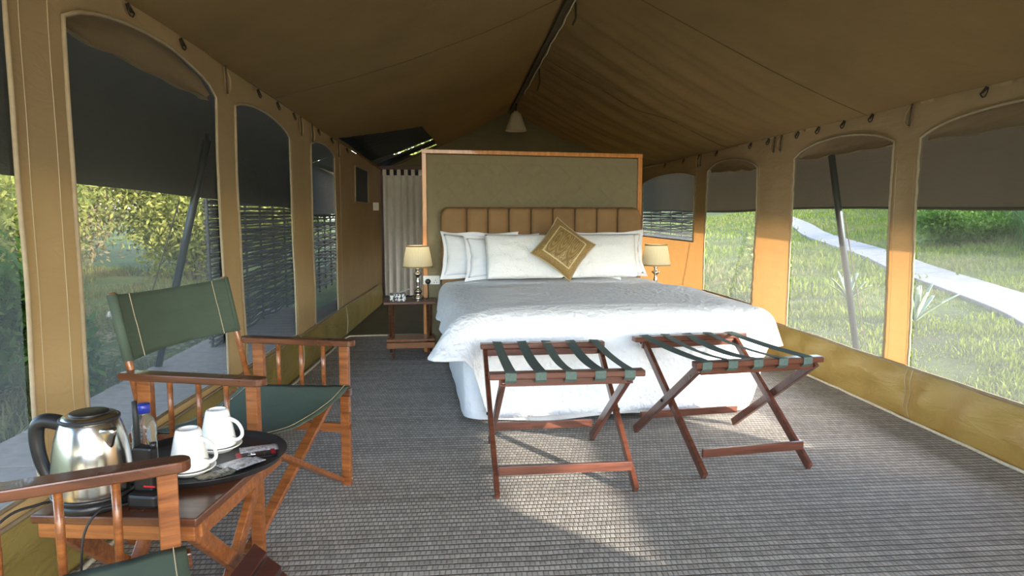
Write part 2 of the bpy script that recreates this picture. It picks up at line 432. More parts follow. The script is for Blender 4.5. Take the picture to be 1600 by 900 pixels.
lo = [(Y0, .0), (Y1, .0)] + [(y, EL(y)) for y in (9.65, 8, 6, 4, 3, 2, 0, -.7)]
ro = [(Y0, .0), (Y1, .0), (Y1, ER), (Y0, ER)]
wl = struct(sheet(lo, LW, .07, lfn).build('wall_left', 'canvas', smooth=True), 'khaki canvas tent wall with arched mesh windows')
wr = struct(sheet(ro, RW, .034, rfn).build('wall_right', 'canvas', smooth=True), 'tan canvas tent wall with arched mesh windows')

def window(i, poly, fn, off, flap, label):
    side = 1 if off > 0 else -1
    g = room('window_%d' % i, label)
    sheet(poly, [], .16, lambda y, z: (fn(y, z)[0] + off, y, z)).build('mesh_pane', 'mesh', g)
    pts = dens(poly, .06); pts.append(pts[0])
    m = MB().tube([(fn(y, z)[0] - side * .008, y, z) for y, z in pts], .0085, 6, False); m.build('piping', 'piping', g, True)
    st = MB()
    c = (sum(p[0] for p in poly) / len(poly), sum(p[1] for p in poly) / len(poly))
    if len(poly) > 5 and side > 0:
        y0, y1 = poly[0][0], poly[1][0]; zb = poly[0][1]
        for yy in (y0 - .035, y1 + .035):
            st.tube([(fn(yy, zb + .02 + k * .1)[0] - side * .004, yy, zb + .02 + k * .1) for k in range(13)], .0014, 4)
        st.build('stitching', 'thread', g)
    if flap:
        top = poly[2:][::-1]; ya, yb = poly[0][0], poly[1][0]; sa_, sb_ = top[0][1], top[-1][1]
        fm = MB()
        def ff(u, v):
            y = ya + .004 + (yb - ya - .008) * u
            i = min(int(u * (len(top) - 1)), len(top) - 2); t_ = u * (len(top) - 1) - i
            zt = top[i][1] + (top[i + 1][1] - top[i][1]) * t_ + .012
            zb_ = sa_ + (sb_ - sa_) * u - .02 + .006 * sin(u * 22)
            z = zt + (zb_ - zt) * min(1, v * 1.15); hgt = zt - zb_
            bul = .012 + .035 * min(1, hgt / .09) * sin(pi * min(1, v * 1.15)) ** .5 + .008 * nz(y * 6, v * 5)
            if v > .87: z += .01 * (v - .87) / .13; bul += .05 * (v - .87) / .13
            return (fn(y, sa_)[0] + off + side * bul, y, z + .01 * nz(y * 4, v * 2) * v)
        fm.grid(ff, 40, 14).build('rolled_flap', 'canvas', g, True)
    return g
wn = 1
for k, p in enumerate(LW):
    window(wn, p, lfn, -.012, .03 if k in (1, 2) else 0, 'mesh window in the left canvas wall, number %d from the entrance' % (k + 1) if k < 5 else 'small square mesh vent high in the left wall by the curtain'); wn += 1
for k, p in enumerate(RW):
    window(wn, p, rfn, .012, .0 if k == 0 else .001, 'arched mesh window in the right canvas wall, number %d from the back' % (k + 1)); wn += 1

# stitched seams on the wide canvas columns
def seamline(fn, y, z0, z1, par, side):
    m = MB(); n = 16
    m.tube([(fn(y, z0 + (z1 - z0) * k / n)[0] + side * .004, y, z0 + (z1 - z0) * k / n) for k in range(n + 1)], .0014, 4)
    m.build('seam_stitch', 'thread', par)
for y in (2.31, 2.455): seamline(lfn, y, .35, 1.9, wl, 1)
for y in (5.28, 6.95): seamline(lfn, y, .3, 1.75, wl, 1)
# ceiling
VENT = [(.60, 7.55), (.98, 6.75), (.985, 9.6), (.56, 9.6)]
def cl(u, y):
    x = RX + (XL(y) - RX) * u; z = RZ(y) + (EL(y) - RZ(y)) * u
    sg = .05 * sin(pi * u) * (1 - .25 * cos(y * 2.1)) + .012 * nz(u * 3, y * .9) + .005 * nz(u * 9, y * 3)
    return (x, y, z - sg)
def cr(u, y):
    x = RX + (XR - RX) * u; z = RZ(y) + (ER - RZ(y)) * u
    k = min(1, max(0, (y - 3.6) / 2.5))
    ph = y - .35 * u
    rip = k * .026 * (sin(ph * 11 + 2.2 * nz(y * .9, u)) + .6 * sin(ph * 29 + 3 * nz(y, u * 2))) * sin(pi * min(1, u * 1.02)) ** .6
    sg = .055 * sin(pi * u) + .012 * nz(u * 2 + 5, y * .8)
    return (x, y, z - sg + rip)
struct(sheet([(0, Y0), (1, Y0), (1, Y1), (0, Y1)], [VENT], .08, cl).build('ceiling', 'canvas_roof', smooth=True), 'brown canvas ceiling slope on the left with dark vent opening')
cR = struct(sheet([(0, Y0), (1, Y0), (1, Y1), (0, Y1)], [], .05, cr).build('ceiling', 'canvas_roof', smooth=True), 'brown rippled canvas ceiling slope on the right')
for fn, ys in ((cr, (2.3, 4.35, 6.6)), (cl, (4.9,))):
    for y in ys:
        m = MB().tube([Vector(fn(k / 30, y)) - Vector((0, 0, .004)) for k in range(31)], .002, 4); m.build('roof_seam', 'roof_seam', cR)
# ridge strap with cord and hanging ties
g = room('trim_1', 'dark ridge strap with pale cord along the tent peak')
m = MB()
for k in range(53):
    y = Y0 + (Y1 - Y0 - .1) * k / 52; y2 = Y0 + (Y1 - Y0 - .1) * (k + 1) / 52
    m.beam((RX + .008 * nz(y * 3), y, RZ(y) - .03), (RX + .008 * nz(y2 * 3), y2, RZ(y2) - .03), .045, .02)
m.build('ridge_strap', 'strap_dark', g)
MB().tube([(RX + .03 + .014 * nz(k * .35), Y0 + k * .1, RZ(Y0 + k * .1) - .05) for k in range(90)], .006, 6).build('ridge_cord', 'rope', g, True)
for y, L in ((4.95, .16), (6.95, .22)):
    MB().tube([(RX + .045, y, RZ(y) - .04), (RX + .05, y + .01, RZ(y) - .04 - L * .6), (RX + .02, y - .04, RZ(y) - .04 - L)], .008, 6).build('hanging_tie', 'strap_dark', g, True)
# back wall with a doorway at the left
bo = [(XL(Y1), 0), (XR, 0), (XR, ER), (RX, RZ(Y1)), (XL(Y1), EL(Y1))]
door = [(-.90, .04), (-.10, .04), (-.10, 1.80), (-.90, 1.80)]
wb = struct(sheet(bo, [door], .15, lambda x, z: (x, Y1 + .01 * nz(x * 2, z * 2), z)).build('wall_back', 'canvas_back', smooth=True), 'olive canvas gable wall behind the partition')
d = room('door_1', 'dark maroon door frame hung with a grey tab-top curtain')
MB().box((-.93, Y1 - .03, .9), (.055, .07, 1.8)).build('jamb', 'maroon', d, bevel=.004)
MB().box((-.07, Y1 - .03, .9), (.055, .07, 1.8)).build('jamb', 'maroon', d, bevel=.004)
MB().box((-.5, Y1 - .03, 1.825), (.92, .07, .05)).build('lintel', 'maroon', d, bevel=.004)
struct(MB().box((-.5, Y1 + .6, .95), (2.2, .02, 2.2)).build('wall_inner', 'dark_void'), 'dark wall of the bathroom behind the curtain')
# floor
fl = struct(MB().add([(-1.6, Y0 - 1.4, 0), (XR + .02, Y0 - 1.4, 0), (XR + .02, 6.9, 0), (-1.6, 6.9, 0)], [(0, 1, 2, 3)]).build('floor', 'carpet'), 'grey woven carpet covering the tent floor')
struct(MB().box((.83, 8.6, -.012), (4.2, 3.4, .02)).build('floor', 'groundsheet'), 'dark groundsheet floor behind the partition')
struct(MB().box((.6, 3.3, -.16), (4.6, 14.6, .27)).build('floor_slab', 'plank'), 'grey platform under the tent')
def rope(name, pts, r=.009):
    return struct(MB().tube(pts, r, 6).build(name, 'rope', smooth=True), None)
rope('trim_2', [(XR - .045 + .012 * nz(k * .5), Y0 + k * .12, .012) for k in range(64)])['label'] = 'pale rope along the right wall base'
rope('trim_3', [(XL(Y0 + k * .12) + .06 + .015 * nz(k * .4, 3), Y0 + k * .12, .012) for k in range(63)] + [(-1.0, 6.86, .012), (-.6, 6.88, .012), (-.2, 6.88, .012)])['label'] = 'pale rope along the left wall and carpet edge'
# skirts
def skr(u, v):
    y = Y0 + (8.9 - Y0) * u; z = .005 + .30 * v
    fold = .034 * sin(y * 15 + 4 * nz(y * 1.4) + 2.4 * v) * (.45 + nz(y * .8 + 3) * .9) + .03 * nz(y * 2.5 + v * 1.2, v * 2) + .016 * abs(nz(y * 4.5 - v * 2.2, v)) 
    return (XR - .03 - .03 * sin(pi * v) + fold * sin(pi * (.15 + .75 * v)), y, z + (.012 * nz(y * 1.5) if v == 1 else 0))
b = room('baseboard_right', 'olive vinyl skirt flap along the right wall')
MB().grid(skr, 420, 8).build('skirt_flap', 'skirt', b, True)
MB().tube([(XR - .02 + .006 * nz(k * .6), Y0 + k * .1, .307 + .01 * nz(k * .21)) for k in range(96)], .011, 6).build('skirt_hem', 'piping', b, True)
for y in (3.75, 5.6):
    for dy in (-.02, .02): MB().tube([(skr((y + dy - Y0) / (8.9 - Y0), k / 8)[0] - .004, y + dy, .005 + .3 * k / 8) for k in range(9)], .0022, 4).build('seam_stitch', 'thread', b)
def skl(u, v):
    y = Y0 + (9.3 - Y0) * u; z = .005 + .285 * v
    return (XL(y) + .02 + .02 * sin(pi * v) + .012 * sin(y * 15 + 3 * nz(y * 1.3)) * v * (1 - v) * 2, y, z)
b = room('baseboard_left', 'olive vinyl skirt flap along the left wall')
MB().grid(skl, 360, 6).build('skirt_flap', 'skirt', b, True)
MB().tube([(XL(Y0 + k * .1) + .022, Y0 + k * .1, .292) for k in range(98)], .008, 6).build('skirt_hem', 'piping', b, True)
for y in (5.3, 6.98): MB().tube([(skl((y - Y0) / (9.3 - Y0), k / 8)[0] + .005, y, .005 + .285 * k / 8) for k in range(9)], .004, 4).build('seam_stitch', 'thread', b)
# eave hooks and tie straps: parts of the walls
def hook(fn_x, y, z, side, par):
    m = MB(); x = fn_x
    m.tube([(x + side * (.012 + .012 * sin(a)), y + .022 * cos(a), z - .028 + .026 * sin(a * 2) * .4 - .02 * sin(a)) for a in [k * 2 * pi / 10 for k in range(11)]], .0035, 5)
    m.tube([(x + side * .01, y - .012, z), (x + side * .018, y + .012, z - .03)], .005, 5)
    m.build('hook', 'hook', par, True)
for y in (2.98, 3.46, 4.55, 4.95, 5.35, 6.1, 6.6, 7.3): hook(XL(y), y, EL(y) - .01, 1, wl)
for y in (2.62, 3.05, 3.35, 4.3, 4.62, 4.95, 5.25, 5.75, 6.1, 6.9, 7.4, 7.9, 8.6): hook(XR, y, ER - .005, -1, wr)
def tie(x, y, z, side, L, par):
    m = MB(); m.tube([(x + side * .012, y, z), (x + side * .03, y + .03, z - L * .4), (x + side * .025, y + .045, z - L * .75), (x + side * .015, y + .02, z - L), (x + side * .012, y + .005, z - L * .6), (x + side * .012, y - .005, z)], .007, 6)
    m.build('tie_strap', 'canvas', par, True)
    m = MB().tube([(x + side * .02, y - .012, z), (x + side * .022, y - .005, z - L * .5), (x + side * .018, y + .012, z - L * .95)], .006, 6); m.build('tie_strap', 'strap_dark', par, True)
for y in (3.98, 5.5, 5.85, 6.85): tie(XL(y), y, EL(y) - .01, 1, .15, wl)
for y in (3.9, 5.5, 5.62, 7.32, 7.4): tie(XR, y, ER - .005, -1, .13, wr)
# dark corrugated sheet over the roof vent, with a daylight gap
g = thing('roof_vent_sheet', 'dark corrugated roof sheet filling the vent opening at back left', 'roof sheet', (0, 0, 0))
def rs(u, v):
    uu = .50 + .53 * u; y = 6.55 + 2.55 * v; p = cl(uu, y)
    return (p[0], p[1], p[2] + .09 + .014 * sin(y * 62))
MB().grid(rs, 6, 240).build('corrugated_sheet', 'dark_void', g, True, solid=.002)
MB().add([(cl(uu, y)[0], y, cl(uu, y)[2] + .06) for y in (9.32, 9.62) for uu in (.5, 1.02)], [(0, 1, 3, 2)]).build('rear_batten', 'dark_void', g, solid=.02)
for y in (9.14, 9.22): MB().beam(Vector(cl(.5, y)) + Vector((0, 0, .08)), Vector(cl(1.02, y)) + Vector((0, 0, .08)), .02, .02).build('slat', 'dark_void', g)
# outer fly sheet
def fly(pts, y0, y1, ny, sag):
    def f(u, v):
        s = u * (len(pts) - 1); i = min(int(s), len(pts) - 2); t = s - i
        a, b = pts[i], pts[i + 1]; y = y0 + (y1 - y0) * v
        x = a[0] + (b[0] - a[0]) * t; z = a[1] + (b[1] - a[1]) * t
        e = 1 if u > .99 else 0
        return (x + .01 * nz(y * 1.3, u * 5), y, z + e * sag(y) + .01 * nz(y * .7, u * 3))
    return MB().grid(f, 12, ny)
fr = struct(fly([(RX, 2.95), (2.0, 2.36), (3.27, 1.76), (3.29, 1.235)], -3.2, 17.5, 140, lambda y: .012 * sin(y * 1.3)).build('roof_fly', 'fly', smooth=True), 'dark outer fly sheet hanging beyond the right windows')  # front overhang, out of view, is extended to keep sun off the chairs
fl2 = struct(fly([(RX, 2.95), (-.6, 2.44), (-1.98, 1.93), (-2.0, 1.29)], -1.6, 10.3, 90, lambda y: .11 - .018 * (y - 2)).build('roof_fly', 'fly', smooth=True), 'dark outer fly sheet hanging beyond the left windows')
fl3 = fly([(-1.5, 2.1), (-1.98, 1.93), (-2.0, 1.29)], 10.3, 24.0, 60, lambda y: .05 - .02 * 7).build('rear_sky_cover', 'fly', fl2, True)  # dark cover added past the tent end to hide sky behind the windows
for o, x, zf in ((fr, 3.29, lambda y: 1.245 + .012 * sin(y * 1.3)),):
    MB().tube([(x, -3.2 + k * .3, zf(-3.2 + k * .3)) for k in range(69)], .01, 6).build('fly_hem', 'fly', o, True)

# ------------------------------------------------------------------ partition, headboard, bed
BA = radians(3.4)
def lp(o, x, y): return (o[0] + x * cos(BA) - y * sin(BA), o[1] + x * sin(BA) + y * cos(BA))
PO = lp((.73, 6.13), 0, 0)
p = thing('partition', 'tall olive quilted partition with orange pine frame behind the bed', 'partition', (PO[0], PO[1], 0), BA)
W = .975
def topz(x): return 1.735 - .018 * (x + W) / (2 * W)
for x in (-W + .018, W - .018):
    MB().add([(x - .02, -.03, 0), (x + .02, -.03, 0), (x + .02, .03, 0), (x - .02, .03, 0), (x - .02, -.03, topz(x - .02)), (x + .02, -.03, topz(x + .02)), (x + .02, .03, topz(x + .02)), (x - .02, .03, topz(x - .02))],
             [(0, 3, 2, 1), (4, 5, 6, 7), (0, 1, 5, 4), (1, 2, 6, 5), (2, 3, 7, 6), (3, 0, 4, 7)]).build('frame_post', 'wood_frame', p, bevel=.004)
MB().beam((-W - .004, 0, topz(-W) - .0), (W + .004, 0, topz(W) - .0), .066, .036).build('frame_rail', 'wood_frame', p, bevel=.004)
def qp(u, v):
    x = -W + .04 + (2 * W - .08) * u; z = .02 + 1.69 * v
    m = .075
    if x < -W + .04 + m or x > W - .04 - m or z > 1.71 - m: h = .006
    else:
        a = (x + z) / .17; c = (x - z) / .17
        da = abs(a - round(a)); dc = abs(c - round(c)); d = min(da, dc)
        h = .008 - .005 * math.exp(-(d / .07) ** 2)
    return (x, -.012 - h, z - .018 * u)
MB().grid(qp, 230, 200).build('quilted_panel', 'quilt_panel', p, True)
MB().box((0, .012, .85), (2 * W - .08, .02, 1.66)).build('backing_board', 'quilt_panel', p)
# headboard
HO = lp((.785, 5.99), 0, 0)
h = thing('headboard', 'tan velvet channel-tufted headboard with rounded corners', 'headboard', (HO[0], HO[1], 0), BA)
HWd = .875; edges = [-HWd, -.655, -.475, -.295, -.105, .085, .28, .475, .66, HWd]
for i in range(9):
    a, c = edges[i], edges[i + 1]
    def hb(u, v, a=a, c=c, i=i):
        zt = 1.262; x = a + .003 + (c - a - .006) * u
        rc = .07
        if i == 0 and x < a + rc: zt -= rc - sqrt(max(0, rc * rc - (a + rc - x) ** 2))
        if i == 8 and x > c - rc: zt -= rc - sqrt(max(0, rc * rc - (x - c + rc) ** 2))
        ang = v * pi
        puff = .028 * (max(0, 1 - (2 * u - 1) ** 4)) ** .5
        if v < .8:
            z = .3 + (zt - .03 - .3) * (v / .8); return (x, -.035 - puff, z)
        t = (v - .8) / .2 * pi / 2
        return (x, .03 - (.065 + puff) * cos(t), zt - .03 + .03 * sin(t))
    MB().grid(hb, 12, 24).build('channel', 'velvet', h, True)
MB().prism([(-HWd + .004, .3), (HWd - .004, .3), (HWd - .004, 1.19), (HWd - .05, 1.25), (-HWd + .05, 1.25), (-HWd + .004, 1.19)], -.02, .04, Matrix.Rotation(pi / 2, 4, 'X')).build('headboard_core', 'velvet_seam', h)
for x in (-.7, .7): MB().box((x, .0, .17), (.06, .04, .34)).build('leg', 'wood_dark', h)
# bed: local origin at the centre of the foot end, +y to the head
BO = (.955, 3.82)
bed = thing('bed', 'wide double bed base with white skirt, standing against the headboard', 'bed', (BO[0], BO[1], 0), BA)
BW, BL, BT = .915, 2.08, .66
def rrect(hw, y0, y1, r, n=8):
    pts = [(-hw, y1)]
    for k in range(n + 1): a = pi + (pi / 2) * k / n; pts.append((-hw + r + r * cos(a), y0 + r + r * sin(a)))
    for k in range(n + 1): a = -pi / 2 + (pi / 2) * k / n; pts.append((hw - r + r * cos(a), y0 + r + r * sin(a)))
    pts.append((hw, y1)); return pts
MB().prism(rrect(BW - .05, .06, BL, .12), .42, .615).build('mattress', 'linen', bed, bevel=.05)
MB().prism(rrect(BW - .06, .09, BL - .02, .08), .08, .42).build('bed_base', 'valance', bed, bevel=.01)
for x in (-.7, .7):
    for y in (.25, 1.85): MB().box((x, y, .04), (.07, .07, .08)).build('leg', 'wood_dark', bed)
pr = dens(rrect(BW - .035, .10, BL, .10)[:-1] + [(BW - .035, BL)], .03); pr = [q for q in pr if not (q[1] > BL - .001 and abs(q[0]) < BW - .045)]
def sk(u, v):
    s = u * (len(pr) - 1); i = min(int(s), len(pr) - 2); t = s - i
    x = pr[i][0] + (pr[i + 1][0] - pr[i][0]) * t; y = pr[i][1] + (pr[i + 1][1] - pr[i][1]) * t
    k = .005 * v * sin(u * 90) * (.6 + nz(u * 9)) ; L = sqrt(x * x + (y - 1.0) ** 2)
    z = .45 - (.425 - .012 * sin(u * 40)) * v
    return (x * (1 + k + .02 * v * (1 - v)), y + (y - 1.0) * k, z)
MB().grid(sk, 260, 10).build('bed_skirt', 'valance', bed, True)
# coverlet
path = []
R_ = .10; hw = BW; n = 10
N1 = 40
for k in range(N1): path.append(((-hw, BL - .02 - (BL - .02 - R_) * k / N1), (-1, 0)))
for k in range(n): a = pi + (pi / 2) * k / n; path.append(((-hw + R_ + R_ * cos(a), R_ + R_ * sin(a)), (cos(a), sin(a))))
for k in range(46): path.append(((-hw + R_ + (2 * hw - 2 * R_) * k / 46, 0), (0, -1)))
for k in range(n): a = -pi / 2 + (pi / 2) * k / n; path.append(((hw - R_ + R_ * cos(a), R_ + R_ * sin(a)), (cos(a), sin(a))))
for k in range(N1 + 1): path.append(((hw, R_ + (BL - .02 - R_) * k / N1), (1, 0)))
NP = len(path); rows = []
def ctop(x, y): return BT + .020 * (1 - (x / BW) ** 2) + .006 * nz(x * 3, y * 3) + .004 * nz(x * 9, y * 9) + .02 * min(1, max(0, y - .2)) * max(0, 1 - max(0, y - 1.0) / .4) - .012 * min(1, max(0, y - 1.2) / .3)
cv = MB()
def edge_pt(i, t):
    (x, y), (nx, ny) = path[i]
    front = 1 if N1 + n <= i <= N1 + n + 46 else 0
    corner = max(0, 1 - min(abs(i - (N1 + n * .45)), abs(i - (N1 + n + 46 + n * .55))) / 9.0)
    fr_ = min(1, max(0, (i - (N1 + n * .8)) / 4.)) * min(1, max(0, ((N1 + n + 46 + n * .2) - i) / 4.))
    fr_ = fr_ * fr_ * (3 - 2 * fr_)
    L = .27 + .36 * fr_
    fold = nz(i * .23, 1) * .020 + .012 * sin(i * .55)
    head = min(1, (BL - y) / .6)
    fl_ = ((.05 if x < 0 else .03) * head + (.20 if x < 0 else .06) * corner ** 1.3) * (1 - fr_) + .03 * fr_
    r = .09
    arc = pi / 2 * r; s = t * L
    if s < arc: a = s / r; o = r * sin(a) - r + 0; dz = r * (1 - cos(a))
    else: o = 0; dz = r + (s - arc)
    o += fl_ * t ** 1.2 + fold * t * (1 if fr_ < .5 else .45)
    o = o + .012
    return (x + nx * o, y + ny * o, ctop(x * .9, y) - .012 - dz)
TT = 16
vs = []; fs = []
NIN = 14
cyc = [(0.0, min(max(path[i][0][1], .55), BL - .02)) if True else None for i in range(NP)]
for i in range(NP):
    (x, y), (nx, ny) = path[i]
    for j in range(NIN + 1):         # from the spine to the edge
        s = j / NIN; cx, cy = cyc[i]
        px = cx + (x - nx * .078 - cx) * s; py = cy + (y - ny * .078 - cy) * s
        vs.append((px, py, ctop(px, py) - (.0 if s < .85 else .012 * ((s - .85) / .15) ** 2)))
    for j in range(1, TT + 1): vs.append(edge_pt(i, j / TT))
K = NIN + 1 + TT
for i in range(NP - 1):
    for j in range(K - 1): fs.append((i * K + j, i * K + j + 1, (i + 1) * K + j + 1, (i + 1) * K + j))
cvr = cv.add(vs, fs).build('coverlet', 'coverlet', None, True, solid=.008)
cvr.location = (BO[0], BO[1], 0); cvr.rotation_euler = (0, 0, BA)
tag(cvr, 'white matelasse coverlet spread over the bed, hanging to the floor at the foot', 'bedspread')

def pillow(name, label, cat, w_, h_, th, loc, tilt, yaw, mat, roll=0, flange=0, group=None, seed=0, pinch=.06):
    m = MB(); n_ = 26
    def side(sg):
        def f(u, v):
            a = 2 * u - 1; b = 2 * v - 1
            k = (1 - pinch * (1 - a * a) * (1 + .6 * nz(a * 2 + seed, seed))) ; k2 = (1 - pinch * (1 - b * b) * (1 + .6 * nz(b * 2 + seed, 3)))
            x = a * w_ / 2 * k2; z = b * h_ / 2 * k
            e = max(0, (1 - abs(a) ** 2.6) * (1 - abs(b) ** 2.6)) ** .55
            y = sg * th / 2 * e * (1 + .12 * nz(a * 2 + seed, b * 2)) + .012 * nz(a * 4 + seed, b * 4 + seed) * e
            return (x, y, z)
        return f
    m.grid(side(-1), n_, n_); m.grid(side(1), n_, n_)
    if flange:
        def fl(u, v):
            a = 2 * pi * u; c_, s_ = cos(a), sin(a); k = 1 / max(abs(c_), abs(s_))
            a1, b1 = c_ * k, s_ * k
            x = a1 * w_ / 2 * (1 - pinch * (1 - b1 * b1)); z = b1 * h_ / 2 * (1 - pinch * (1 - a1 * a1))
            x += a1 * flange * v; z += b1 * flange * v
            return (x + .008 * v * nz(u * 14 + seed, 2), .014 * v * sin(u * 38 + seed) + .02 * v * nz(u * 12 + seed), z + .010 * v * nz(u * 13 + seed, 7))
        m.grid(fl, 120, 3)
    o = m.build(name, mat, None, True)
    o.rotation_mode = 'XYZ'
    R = Matrix.Rotation(yaw, 4, 'Z') @ Matrix.Rotation(-tilt, 4, 'X') @ Matrix.Rotation(roll, 4, 'Y')
    o.matrix_world = Matrix.Translation(Vector(loc)) @ R
    tag(o, label, cat, group); return o
def bp(x, y, z): q = lp(BO, x, y); return (q[0], q[1], z)
gp = 'white bed pillows'
pillow('pillow', 'white linen pillow at the far left, leaning on the headboard', 'pillow', .60, .35, .12, bp(-.60, 2.0, .862), radians(14), BA, 'linen', .02, .03, gp, 1, .10)
pillow('pillow', 'white linen pillow at the left, tucked behind the embossed sham', 'pillow', .58, .33, .11, bp(-.43, 1.84, .858), radians(16), BA, 'linen', -.02, .03, gp, 2, .11)
pillow('pillow', 'white linen pillow at the far right, behind the embossed sham', 'pillow', .60, .35, .11, bp(.50, 2.0, .862), radians(14), BA, 'linen', -.02, .03, gp, 3, .10)
pillow('pillow', 'white linen pillow in the right half, showing just above the gold cushion', 'pillow', .56, .34, .10, bp(.26, 1.835, .858), radians(16), BA, 'linen', .03, .02, gp, 4, .10)
pillow('pillow_sham', 'white embossed sham left of the gold cushion, front row', 'pillow', .62, .36, .13, bp(-.28, 1.66, .87), radians(17), BA, 'sham', .0, 0, 'embossed shams', 5, .02)
pillow('pillow_sham', 'white embossed sham right of the gold cushion, front row', 'pillow', .60, .36, .13, bp(.34, 1.67, .87), radians(17), BA, 'sham', .0, 0, 'embossed shams', 6, .02)
cu = pillow('throw_cushion', 'gold paisley throw cushion standing on its corner against the white shams', 'cushion', .37, .37, .15, (.865, 5.33, .935), radians(20), BA, 'cushion', radians(-52), 0, None, 9, .09)
MB().tube([((2 * u - 1) * 0 + x, 0, z) for (x, z, u) in [(c_ * k * .185 * (1 - .09 * (1 - (s_ * k) ** 2)), s_ * k * .185 * (1 - .09 * (1 - (c_ * k) ** 2)), 0) for (c_, s_, k) in [(cos(a), sin(a), 1 / max(abs(cos(a)), abs(sin(a)))) for a in [2 * pi * q / 80 for q in range(81)]]]], .0045, 6, False).build('piping', 'cushion_cord', cu, True)

# ------------------------------------------------------------------ luggage racks
def make_rack():
    t = thing('luggage_rack', '', 'luggage rack', group='folding luggage racks')
    hgt = .54; D = .335; fD = .365
    for sx in (-1, 1):
        MB().beam((sx * .302, -fD, .012), (sx * .302, D, hgt - .03), .022, .042, (0, 1, 0)).build('leg', 'wood_rack', t, bevel=.003)
        MB().beam((sx * .272, fD, .012), (sx * .272, -D, hgt - .03), .022, .042, (0, 1, 0)).build('leg', 'wood_rack', t, bevel=.003)
        m = MB(); m.lathe([(0, -.0), (.008, 0), (.008, .004), (.004, .007), (0, .007)], 10)
        bo_ = m.build('pivot_bolt', 'hook', t, True); bo_.location = (sx * .314, -.012, .27); bo_.rotation_euler = (0, sx * pi / 2, 0)
    for sy, hwid in ((-1, .335), (1, .325)):
        MB().box((0, sy * D, hgt - .014), (2 * hwid, .055, .028)).build('top_rail', 'wood_rack', t, bevel=.005)
        MB().box((0, sy * (D - .012), hgt - .047), (.58, .02, .034)).build('under_rail', 'wood_rack', t, bevel=.003)
    MB().box((0, -.318, .105), (.585, .016, .04)).build('stretcher', 'wood_rack', t, bevel=.003)
    MB().box((0, .318, .105), (.525, .016, .04)).build('stretcher', 'wood_rack', t, bevel=.003)
    for k in range(5):
        x0 = -.235 + .128 * k; x1 = -.245 + .1275 * k; sg = (.008, .016, .026, .022, .012)[k]
        def st(u, v, x0=x0, x1=x1, sg=sg):
            pts = [(-D - .012, hgt - .045), (-D - .0305, hgt - .03), (-D - .031, hgt + .001), (-D - .02, hgt + .003)]
            for q in range(1, 16): tt = q / 16; pts.append((-D - .02 + (2 * D + .04) * tt, hgt + .003 - sg * 4 * tt * (1 - tt)))
            pts += [(D + .02, hgt + .003), (D + .031, hgt + .001), (D + .0305, hgt - .03), (D + .012, hgt - .045)]
            s = v * (len(pts) - 1); i = min(int(s), len(pts) - 2); f = s - i
            y = pts[i][0] + (pts[i + 1][0] - pts[i][0]) * f; z = pts[i][1] + (pts[i + 1][1] - pts[i][1]) * f
            xx = x1 + (x0 - x1) * v + (u - .5) * .047
            tw = sin(pi * v) * .006 * (u - .5) * (1 if k % 2 else -1)
            return (xx, y, z + tw)
        MB().grid(st, 2, 44).build('strap', 'webbing', t, False, solid=.002)
    return t
rk = make_rack(); rk.location = (.478, 3.205, 0); rk.rotation_euler = (0, 0, radians(1.5))
rk['label'] = 'mahogany luggage rack with green straps at the foot of the bed, left one'
dup(rk, (1.36, 3.37, 0), radians(188), 'mahogany luggage rack with green straps, right one at the foot of the bed', 'folding luggage racks')

